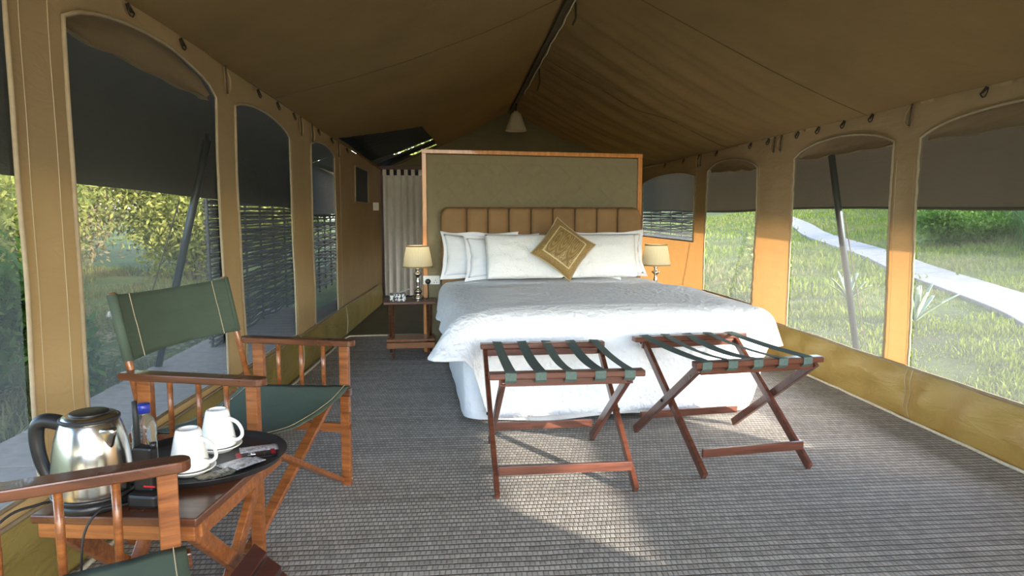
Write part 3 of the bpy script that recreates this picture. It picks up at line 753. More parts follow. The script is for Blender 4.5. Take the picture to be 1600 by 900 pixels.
# ------------------------------------------------------------------ safari chairs: local +x is forward
def make_chair():
    t = thing('safari_chair', '', 'chair', group='folding safari chairs')
    HW = .36; ah = .655
    for s in (-1, 1):
        y = s * HW
        # arm board with rounded front
        pts = [(-.245, -.03), (.27, -.03)] + [(.27 + .03 * cos(a), .03 * sin(a)) for a in [(-pi / 2 + pi * q / 10) for q in range(1, 10)]] + [(.27, .03), (-.245, .03)]
        MB().prism([(a, b + y) for a, b in pts], ah - .026, ah).build('arm', 'wood_arm', t, bevel=.004)
        MB().box((.25, y, (ah - .026) / 2), (.042, .026, ah - .026)).build('front_post', 'wood_chair', t, bevel=.003)
        MB().box((-.16, y, (ah + .18 - .026) / 2), (.052, .026, ah - .18 - .026)).build('rear_post', 'wood_chair', t, bevel=.003)
        for q, x in enumerate((-.065, .045, .15)): MB().tube([(x, y, .42), (x, y, ah - .02)], lambda v: .0095 + .003 * sin(pi * v), 10).build('spindle', 'wood_chair', t, True)
        MB().beam((-.25, y - s * .028, .41), (.29, y - s * .028, .43), .03, .036).build('seat_rail', 'wood_arm', t, bevel=.003)
        MB().beam((-.22, y, .26), (.25, y, .26), .02, .04).build('side_stretcher', 'wood_chair', t, bevel=.003)
        MB().tube([(-.185, y - s * .03, .40), (-.30, y - s * .03, .925)], .0135, 10).build('back_upright', 'wood_chair', t, True)
        for x in (.25 + .0215,):
            for z in (.02, .42):
                b_ = MB().lathe([(0, 0), (.005, 0), (.004, .003), (0, .0035)], 8).build('screw', 'brass', t, True); b_.location = (x, y, z + .01); b_.rotation_euler = (0, pi / 2, 0)
    # crossed legs, front and rear
    for x, dx in ((.255, .0), (-.20, .0)):
        MB().beam((x - .032, -HW + .03, .41), (x - .032, HW - .005, .02), .02, .042, (1, 0, 0)).build('cross_leg', 'wood_chair', t, bevel=.003)
        MB().beam((x - .056, HW - .03, .41), (x - .056, -HW + .005, .02), .02, .042, (1, 0, 0)).build('cross_leg', 'wood_chair', t, bevel=.003)
    def seat(u, v):
        y = -HW + .012 + (2 * HW - .024) * v; x = -.235 + .515 * u
        sg = .055 * (1 - (2 * v - 1) ** 2) * (1 - .25 * u)
        return (x, y, .437 + .016 * u - sg + .004 * nz(u * 5, v * 5))
    s_ = MB().grid(seat, 24, 28).build('seat', 'green', t, True, solid=.003)
    for u in (.05, .95): MB().tube([Vector(seat(u, k / 20)) + Vector((0, 0, .003)) for k in range(21)], .0014, 4).build('stitching', 'thread', s_)
    # sling back
    def back(u, v):
        y = (-HW + .03) + (2 * HW - .06) * u; z = .685 + .235 * v
        x = -.185 - .115 * (z - .40) / .525
        return (x - .045 * (1 - (2 * u - 1) ** 2) + .0145, y, z - .012 * (1 - (2 * u - 1) ** 2) * (1 if v > .5 else -.3))
    bk = MB().grid(back, 30, 10).build('back_sling', 'green', t, True, solid=.003)
    for s in (-1, 1):
        y = s * (HW - .03)
        MB().tube([(-.185 - .115 * (z - .40) / .525, y, z) for z in (.685, .92)], .018, 12).build('sling_sleeve', 'green', bk, True)
    for u in (.13, .87): MB().tube([Vector(back(u, k / 10)) + Vector((.003, 0, 0)) for k in range(11)], .0016, 4).build('stitching', 'thread', bk)
    return t
ch = make_chair(); ch.location = (-.81, 2.775, 0); ch.rotation_euler = (0, 0, radians(-16))
ch['label'] = 'wooden safari chair with green canvas seat beyond the tea table'
dup(ch, (-.713, 1.131, 0), radians(24.8), 'wooden safari chair nearest the viewer, cut off at the lower left', 'folding safari chairs')

# ------------------------------------------------------------------ tea table and what stands on it
TZ = .50; TR = radians(-8)
t = thing('tea_table', 'folding wooden tea table between the two safari chairs', 'table', (-.752, 1.90, 0), TR)
MB().box((0, 0, TZ - .011), (.40, .55, .022)).build('table_top', 'wood_arm', t, bevel=.004)
for y in (-.255, .255): MB().box((0, y, TZ - .04), (.38, .022, .04)).build('apron', 'wood_chair', t, bevel=.003)
for x in (-.185, .185): MB().box((x, 0, TZ - .04), (.022, .49, .04)).build('apron', 'wood_chair', t, bevel=.003)
for s in (-1, 1):
    MB().beam((s * .165, -.25, TZ - .035), (s * .165, .27, .0), .024, .042, (0, 1, 0)).build('leg', 'wood_chair', t, bevel=.003)
    MB().beam((s * .138, .25, TZ - .035), (s * .138, -.2, .0), .024, .042, (0, 1, 0)).build('leg', 'wood_chair', t, bevel=.003)
MB().box((0, .235, .05), (.32, .02, .035)).build('stretcher', 'wood_chair', t, bevel=.003)
MB().box((-.0, -.16, .06), (.26, .02, .035)).build('stretcher', 'wood_chair', t, bevel=.003)
# tray
tr = thing('serving_tray', 'round black tray holding cups and sachets on the tea table', 'tray', (-.705, 1.99, TZ))
MB().lathe([(0, .0), (.2, .0), (.21, .003), (.224, .020), (.2255, .021), (.222, .022), (.208, .0085), (.197, .006), (0, .006)], 64).build('tray_dish', 'tray', tr, True)
# kettle
k = thing('electric_kettle', 'brushed steel electric kettle with black handle on the tea table', 'kettle', (-.870, 1.713, TZ + .001))
MB().lathe([(0, 0), (.080, 0), (.084, .006), (.084, .018), (.078, .024), (0, .024)], 40).build('power_base', 'black_plastic', k, True)
kb = MB().lathe([(0, .024), (.083, .024), (.088, .03), (.0885, .05), (.087, .09), (.083, .13), (.077, .165), (.070, .19), (.064, .205), (.060, .212), (0, .212)], 48).build('body', 'steel', k, True)
MB().shell([(.0885, .026), (.0905, .027), (.0905, .036), (.0885, .037)], 48).build('base_ring', 'black_plastic', kb, True)
lid = MB().lathe([(.062, .208), (.0635, .214), (.058, .221), (.05, .2235), (.0, .2235)], 40).build('lid', 'steel', k, True)
MB().lathe([(0, .2232), (.043, .2232), (.043, .2275), (.04, .229), (0, .2275)], 40).build('lid_button', 'black_plastic', lid, True)
MB().shell([(.0615, .2085), (.066, .210), (.0655, .216), (.0605, .218)], 40).build('lid_seal', 'black_rubber', lid, True)
ha = radians(180); sa = radians(-32)
def kp(a, r, z): return (r * cos(a), r * sin(a), z)
hp = [kp(ha, .060, .200), kp(ha, .095, .208), kp(ha, .117, .200), kp(ha, .124, .175), kp(ha, .122, .135), kp(ha, .113, .095), kp(ha, .098, .065), kp(ha, .084, .056)]
def catmull(P, n=6):
    P = [Vector(p) for p in P]; out = []
    for i in range(len(P) - 1):
        a, b, c, d_ = P[max(i - 1, 0)], P[i], P[i + 1], P[min(i + 2, len(P) - 1)]
        for j in range(n):
            s = j / n; out.append(.5 * ((2 * b) + (c - a) * s + (2 * a - 5 * b + 4 * c - d_) * s * s + (3 * b - a - 3 * c + d_) * s ** 3))
    return out + [P[-1]]
MB().tube(catmull(hp), lambda v: .019 - .006 * v, 12).build('handle', 'black_plastic', k, True)
# spout: a folded lip
sp = MB(); tip = Vector(kp(sa, .118, .199)); lo_ = Vector(kp(sa, .080, .112)); a1 = Vector(kp(sa + .55, .060, .206)); a2 = Vector(kp(sa - .55, .060, .206)); mid = Vector(kp(sa, .092, .194)); ml = Vector(kp(sa, .104, .160))
sp.add([tip, lo_, a1, a2, mid, ml], [(2, 0, 5), (2, 5, 1), (0, 3, 5), (5, 3, 1), (0, 2, 4), (0, 4, 3)])
sp.build('spout', 'steel', k, True, subd=2)
MB().tube(catmull([(-.075, .0, .008), (-.11, -.04, .016), (-.16, -.10, .0), (-.22, -.20, -.12), (-.25, -.30, -.3), (-.28, -.36, -.494)], 8), .0035, 8).build('power_cord', 'black_rubber', k, True)
# two way radio in its charger
r = thing('radio_handset', 'black two-way radio with tall antenna standing in its charger by the kettle', 'radio', (-.738, 1.705, TZ + .001), radians(-12))
MB().prism([(-.033, -.04), (.040, -.04), (.044, -.02), (.044, .035), (-.036, .035), (-.036, -.02)], 0, .034).build('charger_base', 'black_plastic', r, bevel=.008)
hs_ = MB().box((-.008, .004, .085), (.050, .032, .11)).build('handset_body', 'black_plastic', r, bevel=.006)
MB().tube([(-.026, .004, .135), (-.028, .004, .21), (-.030, .004, .25)], lambda v: .0075 - .001 * v, 10).build('antenna', 'black_rubber', hs_, True)
MB().lathe([(0, .135), (.008, .135), (.008, .15), (0, .151)], 12, (.014, .004, 0)).build('volume_knob', 'black_plastic', hs_, True)
MB().box((.01, -.0125, .045), (.03, .002, .004)).build('clip', 'red', hs_)
MB().tube(catmull([(-.03, -.035, .010), (-.045, -.07, .016), (-.06, -.10, .016), (-.072, -.13, -.02), (-.078, -.14, -.10), (-.08, -.15, -.3), (-.08, -.15, -.494)], 8), .0028, 8).build('charger_cord', 'black_rubber', r, True)
# water bottle
b = thing('water_bottle', 'clear water bottle with blue cap between radio and tray', 'bottle', (-.813, 1.868, TZ + .0065))
b.scale = (1, 1, .88)
MB().lathe([(0, .003), (.026, .0), (.030, .006), (.030, .11), (.029, .118), (.030, .125), (.030, .15), (.026, .175), (.016, .19), (.0145, .196), (.0145, .205), (0, .205)], 32).build('bottle_body', 'bottle', b, True)
MB().lathe([(.0, .198), (.0175, .198), (.0175, .222), (.016, .224), (0, .224)], 28, rip=.02, nr=28).build('cap', 'blue_cap', b, True)
# cups upside down on saucers
def cup_set(x, y, rot, which):
    z = TZ + .0065
    s = MB().lathe([(0, 0), (.042, 0), (.045, .004), (.064, .014), (.067, .017), (.0665, .019), (.062, .0175), (.044, .0085), (0, .0075)], 48).build('saucer', 'china', None, True)
    s.location = (x, y, z); tag(s, 'white saucer under the %s upturned cup on the tray' % which, 'saucer', 'white saucers')
    c = thing('teacup', 'white %s cup turned upside down on its saucer' % which, 'cup', (x, y, z + .0165), rot, 'upturned white cups')
    MB().lathe([(.050, .0), (.0515, .001), (.050, .012), (.045, .04), (.038, .075), (.0325, .1), (.030, .105), (.026, .107), (.0235, .106), (.022, .1), (0, .099)], 40).shell([(.050, 0), (.047, .0), (.035, .07), (.0, .09)], 40).build('bowl', 'china', c, True)
    P = [(.047, 0, .022), (.066, 0, .021), (.083, 0, .033), (.084, 0, .052), (.068, 0, .073), (.0375, 0, .083)]
    MB().tube(catmull(P), lambda v: .0062 - .0012 * sin(pi * v), 10).build('cup_handle', 'china', c, True)
cup_set(-.708, 1.885, radians(-20), 'nearer'); cup_set(-.692, 2.07, radians(-22), 'farther')
def spoon(x, y, rz, which):
    o = MB().tube([(-.055, 0, .0), (0, 0, .003), (.05, 0, .005)], lambda v: .0022 + .0035 * max(0, v - .7) / .3, 8).build('teaspoon', 'chrome', None, True)
    o.location = (x, y, TZ + .0285); o.rotation_euler = (0, 0, rz); tag(o, which, 'spoon')
# sachets
def sachet(x, y, z, rz, L, Wd, mat, label, extra=None):
    def f(u, v):
        a, b = 2 * u - 1, 2 * v - 1
        return (a * L / 2, b * Wd / 2, .0035 * (max(0, (1 - a ** 4) * (1 - b ** 4))) + .0008 * nz(u * 6, v * 6))
    L *= 1.25; Wd *= 1.55
    t = thing('sachet', label, 'sachet', (x, y, z), rz, 'drink sachets on the tray')
    MB().grid(f, 16, 10).build('packet', mat, t, True, solid=.0012)
    if extra: extra(t)
    return t
def red_ends(t):
    for sx in (-1, 1): MB().grid(lambda u, v: (sx * .047 + (u - .5) * .012, (v - .5) * .048, .0046), 2, 4).build('red_band', 'red', t)
    MB().tube([(.0 + .014 * cos(a), -.002 + .008 * sin(a), .0058) for a in [pi * .8 + q * .25 for q in range(9)]], .0011, 5).build('printed_swirl', 'print_white', t)
    MB().grid(lambda u, v: (-.024 + .022 * u, -.014 + .007 * v, .0052), 2, 2).build('printed_patch', 'print_white', t)
    for q in range(3): MB().grid(lambda u, v: (-.02 + .016 * u, .003 + q * .004 + .0015 * v, .0054), 2, 1).build('printed_line', 'print_white', t)
sz = TZ + .0075
sachet(-.568, 2.01, sz, radians(20), .088, .036, 'foil_black', 'black coffee sachet with red ends on the tray', red_ends)
sachet(-.575, 2.065, sz, radians(18), .086, .034, 'foil_silver', 'silver sachet at the back of the tray, beside the black one')
sachet(-.600, 1.95, sz, radians(48), .085, .035, 'foil_silver', 'silver sachet in the middle of the sachets on the tray')
sachet(-.572, 1.932, sz + .004, radians(52), .075, .03, 'foil_silver', 'silver sachet nearest the tray rim')
sachet(-.628, 1.865, sz, radians(44), .085, .034, 'foil_gold', 'dark green and gold sachet at the front of the tray')
# low slatted stool
t = thing('footstool', 'plum-brown slatted footstool peeking out below the tea table', 'stool', (-.482, 1.655, 0), radians(-4))
for q in range(2):
    x = -.058 + q * .062; e = .235 - q * .075
    MB().prism([(x - .027, -.19), (x + .027, -.19), (x + .027, e - .055), (x - .027, e)], .275, .297).build('slat', 'wood_plum', t, bevel=.003)
MB().prism([(.039, -.19), (.093, -.19), (.093, .02), (.039, .085)], .275, .297).build('slat', 'wood_plum', t, bevel=.003)
for x in (-.06, .06):
    for y in (-.15, .0): MB().box((x, y, .1225), (.026, .026, .245)).build('leg', 'wood_plum', t, bevel=.003)
for y in (-.15, 0.0): MB().box((0, y, .26), (.17, .026, .03)).build('bearer', 'wood_plum', t, bevel=.003)

# ------------------------------------------------------------------ bedside tables, lamps and small things
def make_night():
    t = thing('bedside_table', '', 'table', group='folding bedside tables')
    MB().box((0, 0, .469), (.44, .34, .022)).build('table_top', 'wood_dark', t, bevel=.004)
    for y in (-.14, .14):
        MB().beam((-.16, y, .455), (.16, y, .0), .022, .036, (0, 1, 0)).build('leg', 'wood_dark', t, bevel=.003) if False else None
    for x in (-.17, .17):
        MB().beam((x, -.15, .457), (x, .15, .0), .022, .034, (0, 1, 0)).build('leg', 'wood_dark', t, bevel=.003)
        MB().beam((x * .86, .15, .457), (x * .86, -.15, .0), .022, .034, (0, 1, 0)).build('leg', 'wood_dark', t, bevel=.003)
    MB().box((0, 0, .15), (.40, .26, .02)).build('shelf', 'wood_chair', t, bevel=.003)
    MB().box((0, -.14, .11), (.40, .02, .05)).build('shelf_rail', 'wood_chair', t, bevel=.003)
    return t
n1 = make_night(); n1.location = (-.35, 5.93, 0); n1.rotation_euler = (0, 0, BA); n1['label'] = 'dark folding bedside table left of the bed, under the left lamp'
dup(n1, (1.99, 6.02, 0), BA, 'dark folding bedside table right of the bed, hidden below the right lamp', 'folding bedside tables')
def make_lamp():
    t = thing('table_lamp', '', 'lamp', group='silver bedside lamps')
    prof = [(0, 0), (.052, 0), (.055, .008), (.050, .018), (.034, .028), (.024, .04), (.030, .05), (.036, .06), (.036, .068), (.026, .078), (.015, .09), (.012, .11), (.016, .125), (.018, .145), (.015, .165), (.011, .18), (.016, .195), (.034, .207), (.036, .214), (.028, .222), (.014, .23), (.012, .245), (.020, .255), (.020, .262), (.009, .27), (.008, .32), (0, .32)]
    MB().lathe(prof, 32).build('turned_base', 'chrome', t, True)
    MB().lathe([(0, .30), (.022, .305), (.03, .34), (.02, .375), (0, .38)], 16).build('bulb', 'white_plastic', t, True)
    s = MB().shell([(.128, .275), (.123, .30), (.113, .36), (.103, .41), (.094, .455)], 192, rip=.012, nr=48).build('lamp_shade', 'shade', t, True)
    MB().shell([(.1285, .272), (.131, .272), (.131, .283), (.1275, .283)], 64).build('shade_trim', 'shade_trim', s, True)
    MB().shell([(.0945, .447), (.0975, .447), (.0965, .458), (.0925, .458)], 64).build('shade_trim', 'shade_trim', s, True)
    for a in (0, 2.1, 4.2): MB().tube([(.0, 0, .40), (.095 * cos(a), .095 * sin(a), .452)], .0018, 5).build('shade_spoke', 'chrome', s)
    MB().tube([(0, 0, .31), (0, 0, .405)], .004, 6).build('stem', 'chrome', t)
    return t
def add_shade_fill(loc):  # weak added light that brightens the lamp shade from inside
    L = bpy.data.lights.new('shade_fill_light', 'POINT'); L.energy = .22; L.color = (1, .92, .76); L.shadow_soft_size = .03
    o = bpy.data.objects.new('shade_fill_light', L); COL.objects.link(o); o.location = loc
l1 = make_lamp(); l1.location = (-.285, 5.98, .48); l1['label'] = 'silver table lamp with cream pleated shade left of the bed'
add_shade_fill((-.285, 5.98, .48 + .42)); add_shade_fill((1.80, 6.0, .48 + .42))
dup(l1, (1.80, 6.0, .48), .4, 'silver table lamp with cream pleated shade right of the bed', 'silver bedside lamps')
x = thing('tissue_box', 'black and white patterned tissue box on the left bedside table', 'tissue box', (-.45, 5.86, .48), .1)
MB().box((0, 0, .03), (.13, .11, .06)).build('carton', 'tissue_box', x, bevel=.003)
def tis(u, v): return (-.03 + .14 * u, (v - .5) * .07, .058 + .045 * u * (1 - .3 * v) + .012 * nz(u * 4, v * 4))
MB().grid(tis, 12, 8).build('tissue', 'linen', x, True)
def socket(name, label, cat, loc, rz, w_, plug):
    s = thing(name, label, cat, loc, rz)
    MB().box((0, 0, 0), (w_, .018, .075)).build('plate', 'white_plastic', s, bevel=.004)
    for q in ((-.033, .033) if w_ > .1 else (0,)):
        MB().box((q + .014, -.01, .02), (.012, .006, .02)).build('switch', 'white_plastic', s, bevel=.002)
        if w_ > .1:
            for dx, dz in ((0, -.002), (-.011, -.02), (.011, -.02)): MB().box((q + dx, -.0095, dz), (.006, .002, .009)).build('pin_slot', 'black_plastic', s)
    return s
so1 = lp(PO, -.905, -.04)
socket('wall_socket', 'white double socket on the partition behind the left lamp', 'socket', (so1[0], so1[1], .635), BA, .145, True)
pg = thing('power_plug', 'black plug and cord in the socket behind the left lamp', 'plug', (so1[0] - .03, so1[1] - .035, .625), BA)
MB().lathe([(0, -.012), (.02, -.012), (.024, 0), (.02, .014), (0, .014)], 20).build('plug_body', 'black_plastic', pg, True).rotation_euler = (pi / 2, 0, 0)
MB().tube(catmull([(0, -.012, -.01), (0, -.015, -.05), (.005, -.02, -.10), (.0, -.03, -.135), (-.015, -.06, -.14), (-.02, -.09, -.14)]), .0035, 8).build('cord', 'black_rubber', pg, True)
so2 = lp(PO, .945, -.04)
socket('wall_socket', 'white sunlit socket on the partition edge beside the right lamp', 'socket', (so2[0], so2[1], .70), BA, .075, False)
MB_ = thing('light_switch', 'small white light switch beside the curtained doorway', 'switch', (XL(9.0) + .02, 9.0, 1.30), radians(60))
MB().box((0, 0, 0), (.12, .02, .10)).build('plate', 'white_plastic', MB_, bevel=.004)
MB().box((.0, -.012, 0), (.03, .008, .045)).build('rocker', 'white_plastic', MB_, bevel=.002)
# curtain
cu_ = thing('curtain', 'grey tab-top curtain closing the back doorway', 'curtain', (-.5, Y1 - .12, 0))
def curt(u, v):
    x = -.40 + .80 * u; z = .10 + 1.62 * v
    return (x + .01 * nz(u * 6, v), .035 * sin(u * 55 + 1.5 * nz(u * 5, v * .7)) * (.6 + .4 * (1 - v)), z)
MB().grid(curt, 150, 10).build('curtain_cloth', 'curtain', cu_, True)
for q in range(9): MB().box((-.38 + q * .095, 0, 1.755), (.05, .03, .085)).build('tab', 'curtain', cu_, bevel=.006)
MB().tube([(-.42, 0, 1.785), (.42, 0, 1.785)], .012, 8).build('curtain_rod', 'maroon', cu_, True)
# pendant
pd = thing('pendant_lamp', 'small cream pendant lamp hanging from the ridge', 'pendant lamp', (RX, 8.9, 0))
MB().tube([(0, 0, RZ(8.9) - .03), (0, 0, 2.46)], .008, 8).build('cord', 'black_rubber', pd, True)
MB().lathe([(.03, 2.49), (.035, 2.44), (.05, 2.43)], 20).shell([(.05, 2.47), (.062, 2.45), (.135, 2.25), (.137, 2.245), (.13, 2.25), (.058, 2.445)], 40, rip=.015, nr=12).build('shade', 'pend', pd, True)
MB().lathe([(0, 2.28), (.025, 2.285), (.033, 2.32), (.02, 2.38), (0, 2.385)], 16).build('bulb', 'white_plastic', pd, True)

# ------------------------------------------------------------------ outdoors
def gz(x, y):
    if x > 3.3: return -.12 + .12 * (x - 3.3) * (1 if x < 40 else 40 / x)
    if x < -2.6: return -.10 + .05 * (-2.6 - x)
    return -.30 if -1.7 < x < 2.9 and -2.8 < y < 10.6 else -.12
gr = MB()
xs = [-60, -40, -28, -20, -15, -11, -8, -6, -4.5, -3.4, -2.6, -1.8, 2.95, 3.3, 4, 5, 6, 7, 8, 9.5, 11, 13, 15, 18, 22, 27, 34, 45, 60]
ys = [-60, -40, -25, -15, -10, -6, -3, 0, 2, 4, 6, 8, 10, 10.7, 12, 15, 18, 22, 27, 34, 44, 60, 90]
vs = [(x, y, (gz(x, y) if not (-1.8 < x < 2.95) else -.12) + (.03 * nz(x, y))) for y in ys for x in xs]
nx = len(xs)
gr.add(vs, [(j * nx + i, j * nx + i + 1, (j + 1) * nx + i + 1, (j + 1) * nx + i) for j in range(len(ys) - 1) for i in range(nx - 1) if not (xs[i] > -1.9 and xs[i + 1] < 3.0 and ys[j] > -3.5 and ys[j + 1] < 10.8)])
struct(gr.build('ground', 'ground', smooth=True), 'grassy ground around the tent')
# path: flagstone slabs
pc = [(4.6, 3.2), (5.3, 5.2), (6.02, 6.8), (7.1, 10.1), (7.95, 12.4), (9.6, 17.6), (11.2, 21.5), (14.5, 30), (20, 42)]
g = room('path', 'pale stone path curving past the right windows')
cp = catmull([(a, b_, 0) for a, b_ in pc], 10)
acc = 0; seg = [cp[0]]
for q in range(1, len(cp)):
    if (cp[q] - seg[-1]).length > .42: seg.append(cp[q])
for q in range(len(seg) - 1):
    a, c = seg[q], seg[q + 1]; dr = (c - a).normalized(); nn = Vector((dr.y, -dr.x, 0)); g_ = .012
    a2 = a + dr * g_; c2 = c - dr * g_
    P = [a2 - nn * .29, a2 + nn * .29, c2 + nn * .29, c2 - nn * .29]
    m = MB(); m.add([(p_.x, p_.y, gz(p_.x, p_.y) - .03) for p_ in P] + [(p_.x, p_.y, gz(p_.x, p_.y) + .045 + .006 * nz(q * 1.7)) for p_ in P], [(0, 3, 2, 1), (4, 5, 6, 7), (0, 1, 5, 4), (1, 2, 6, 5), (2, 3, 7, 6), (3, 0, 4, 7)])
    m.build('slab', 'stone', g, bevel=.01)
# deck planks outside the left wall
g = room('deck', 'grey plank walkway outside the left wall')
me0 = None
y = -1.0; q = 0
while y < 9.4:
    wd = .19
    if me0 is None:
        o = MB().box((0, 0, 0), (1.18, wd - .01, .03)).build('plank', 'plank', g, bevel=.003); me0 = o
    else: o = me0.copy(); COL.objects.link(o); o.parent = g
    o.location = (-1.83 + .02 * nz(q * 3.3) + .03 * (y - 4) * .2, y, -.035 + .004 * nz(q * 2.1)); o.rotation_euler = (0, 0, .004 * nz(q * 5.5)); y += wd; q += 1
# woven twig screens
def screen(label, x, y0, y1, z0, z1, nrow, axis, wob):
    t = thing('wicker_screen', label, 'screen', (0, 0, 0), 0, 'woven twig screens')
    n_ = max(2, int((y1 - y0) / .55)); 
    for q in range(n_ + 1):
        yy = y0 + (y1 - y0) * q / n_
        P = (x, yy) if axis == 'y' else (yy, x)
        MB().tube([(P[0], P[1], z0 - .05), (P[0], P[1], z1 + .05)], .014, 6).build('upright', 'wicker', t, True)
    m = MB(); rd = random.Random(int(x * 100) + 5)
    for r_ in range(nrow):
        z = z0 + (z1 - z0) * (r_ + .5) / nrow; pts = []; ph = (r_ % 2) * pi
        zz = rd.uniform(-.008, .008); sl_ = rd.uniform(-.006, .006)
        for q in range(n_ * 4 + 1):
            yy = y0 + (y1 - y0) * q / (n_ * 4); of = .026 * cos(pi * q / 4 * 1.0 + ph)
            zc = z + zz + sl_ * (yy - y0) + wob * nz(yy * 2.2, r_ * 3.1)
            pts.append((x + of, yy, zc) if axis == 'y' else (yy, x + of, zc))
        m.tube(pts, .0125 * rd.uniform(.6, 1.3), 5)
    o = m.build('woven_twigs', 'wicker', t, True); o['kind'] = 'stuff'
screen('dark woven twig screen seen through the narrower left windows', -2.2, 6.55, 14.2, -.05, 1.75, 92, 'y', .010)
screen('woven twig screen seen through the small window right of the partition', 3.75, 10.5, 17.5, .40, 2.0, 62, 'y', .022)
wm = MB().grid(lambda u, v: (3.70 + .01 * nz(u * 9, v * 3), 10.4 + 7.0 * u, -.1 + .93 * v), 20, 6).build('screen_lining', 'stone', None, True, solid=.01)
tag(wm, 'pale sheet along the foot of the woven screen on the right', 'sheet')
# fly poles and guy ropes
def pole(label, a, b_, rr, guy):
    t = thing('fly_pole', label, 'pole', (0, 0, 0), 0, 'leaning fly poles')
    MB().tube([a, b_], rr, 10).build('pole_tube', 'pole', t, True)
    MB().tube([Vector(b_) + Vector((0, 0, -.02)), Vector(b_) + Vector((0, 0, .05))], rr * .5, 8).build('pole_pin', 'hook', t, True)
    if guy: MB().tube(guy, .005, 5).build('guy_rope', 'strap_dark', t)
pole('dark leaning pole outside the large left window', (-2.36, 5.74, -.02), (-1.72, 5.2, 1.72), .028, [(-1.97, 5.3, 1.3), (-2.5, 5.5, -.05)])
pole('dark leaning pole outside the middle right window', (3.66, 5.9, -.12), (3.08, 5.50, 1.75), .028, [(3.26, 5.55, 1.2), (3.70, 5.8, -.12)])
pole('thin stake outside the window next to the right bedside lamp', (3.32, 7.47, -.1), (3.32, 6.98, 1.12), .014, None)
# lawn, tall grass, shrubs
def blades(name, mat, n_, region, hmin, hmax, wd, label, cat, seed, skip=None, cl_=0):
    rd = random.Random(seed); V = []; Fc = []; c = 0
    while c < n_:
        x, y = region(rd)
        if skip and skip(x, y): continue
        z = gz(x, y) - .01 + .03 * nz(x, y); h_ = rd.uniform(hmin, hmax) * (1 + cl_ * (nz(x * 2.1, y * 2.1, seed) + .7 * nz(x * .7, y * .7, seed))); a = rd.uniform(0, 2 * pi); ln = rd.uniform(.1, .7) * h_
        dx, dy = cos(a), sin(a); b2 = rd.uniform(0, 2 * pi); lx, ly = cos(b2) * ln, sin(b2) * ln
        o = len(V)
        V += [(x - dx * wd, y - dy * wd, z), (x + dx * wd, y + dy * wd, z), (x + dx * wd * .7 + lx * .4, y + dy * wd * .7 + ly * .4, z + h_ * .65), (x - dx * wd * .7 + lx * .4, y - dy * wd * .7 + ly * .4, z + h_ * .65), (x + lx, y + ly, z + h_)]
        Fc += [(o, o + 1, o + 2, o + 3), (o + 3, o + 2, o + 4)]; c += 1
    o = MB(); o.v = V; o.f = Fc
    o = o.build(name, mat, fix=False); return tag(o, label, cat, None, 'stuff')
segs = [(seg[i].x, seg[i].y) for i in range(len(seg))]
def onpath(x, y):
    return any((x - a) ** 2 + (y - b_) ** 2 < .13 for a, b_ in segs)
def reg_r(rd):
    y = 2.2 + 18 * rd.random() ** 1.7; return (3.35 + (1.0 + y * .85) * rd.random() ** 1.1, y)
blades('lawn', 'grass_a', 110000, reg_r, .02, .065, .007, 'sunlit short grass outside the right windows', 'grass', 3, onpath, 1.0)
def reg_f(rd):
    y = 9 + 26 * rd.random(); return (3.6 + (1.5 + y * .75) * rd.random(), y)
blades('far_lawn', 'grass_a', 45000, reg_f, .03, .12, .016, 'grass in the distance beyond the bend of the path', 'grass', 8, onpath, .8)
def reg_t(rd):
    t_ = rd.random(); y = 7 + 24 * rd.random(); x = 7.6 + (y - 7) * .52 + rd.random() ** .8 * 9; return (x, y)
def notall(x, y): return onpath(x, y) or x < 8.7 + (y - 10.3) * .45 + .6 * nz(x * .5, y * .5)
blades('tall_grass', 'grass_b', 60000, reg_t, .35, 1.0, .014, 'tall green grass on the slope beyond the path', 'grass', 4, notall, .6)
def reg_l(rd): return (-2.5 - 7 * rd.random() ** 1.4, 1.5 + 13 * rd.random())
M['grass_c'] = leafmat('shade_grass', (.055, .075, .018), (.19, .19, .06), (.15, .16, .04), (.17, .13, .07))
blades('rough_grass', 'grass_c', 30000, reg_l, .04, .16, .006, 'rough grass beyond the walkway on the left', 'grass', 5, lambda x, y: nz(x * .8, y * .8) < -.1)
def litter():
    rd = random.Random(12); m = MB()
    for q in range(9000):
        x, y = -2.45 - 4.5 * rd.random() ** 1.2, .5 + 9 * rd.random(); z = gz(x, y) + .012 + .03 * nz(x, y)
        a = rd.uniform(0, 6.3); L = rd.uniform(.02, .05); wd = L * .4; ti = rd.uniform(-.4, .4)
        c_, s_ = cos(a), sin(a)
        m.add([(x - c_ * L, y - s_ * L, z), (x - s_ * wd, y + c_ * wd, z + .012), (x + c_ * L, y + s_ * L, z + ti * L), (x + s_ * wd, y - c_ * wd, z)], [(0, 1, 2, 3)])
    o = m.build('leaf_litter', 'leaf_c', fix=False); tag(o, 'dry leaf litter on the ground left of the walkway', 'leaves', None, 'stuff')
litter()
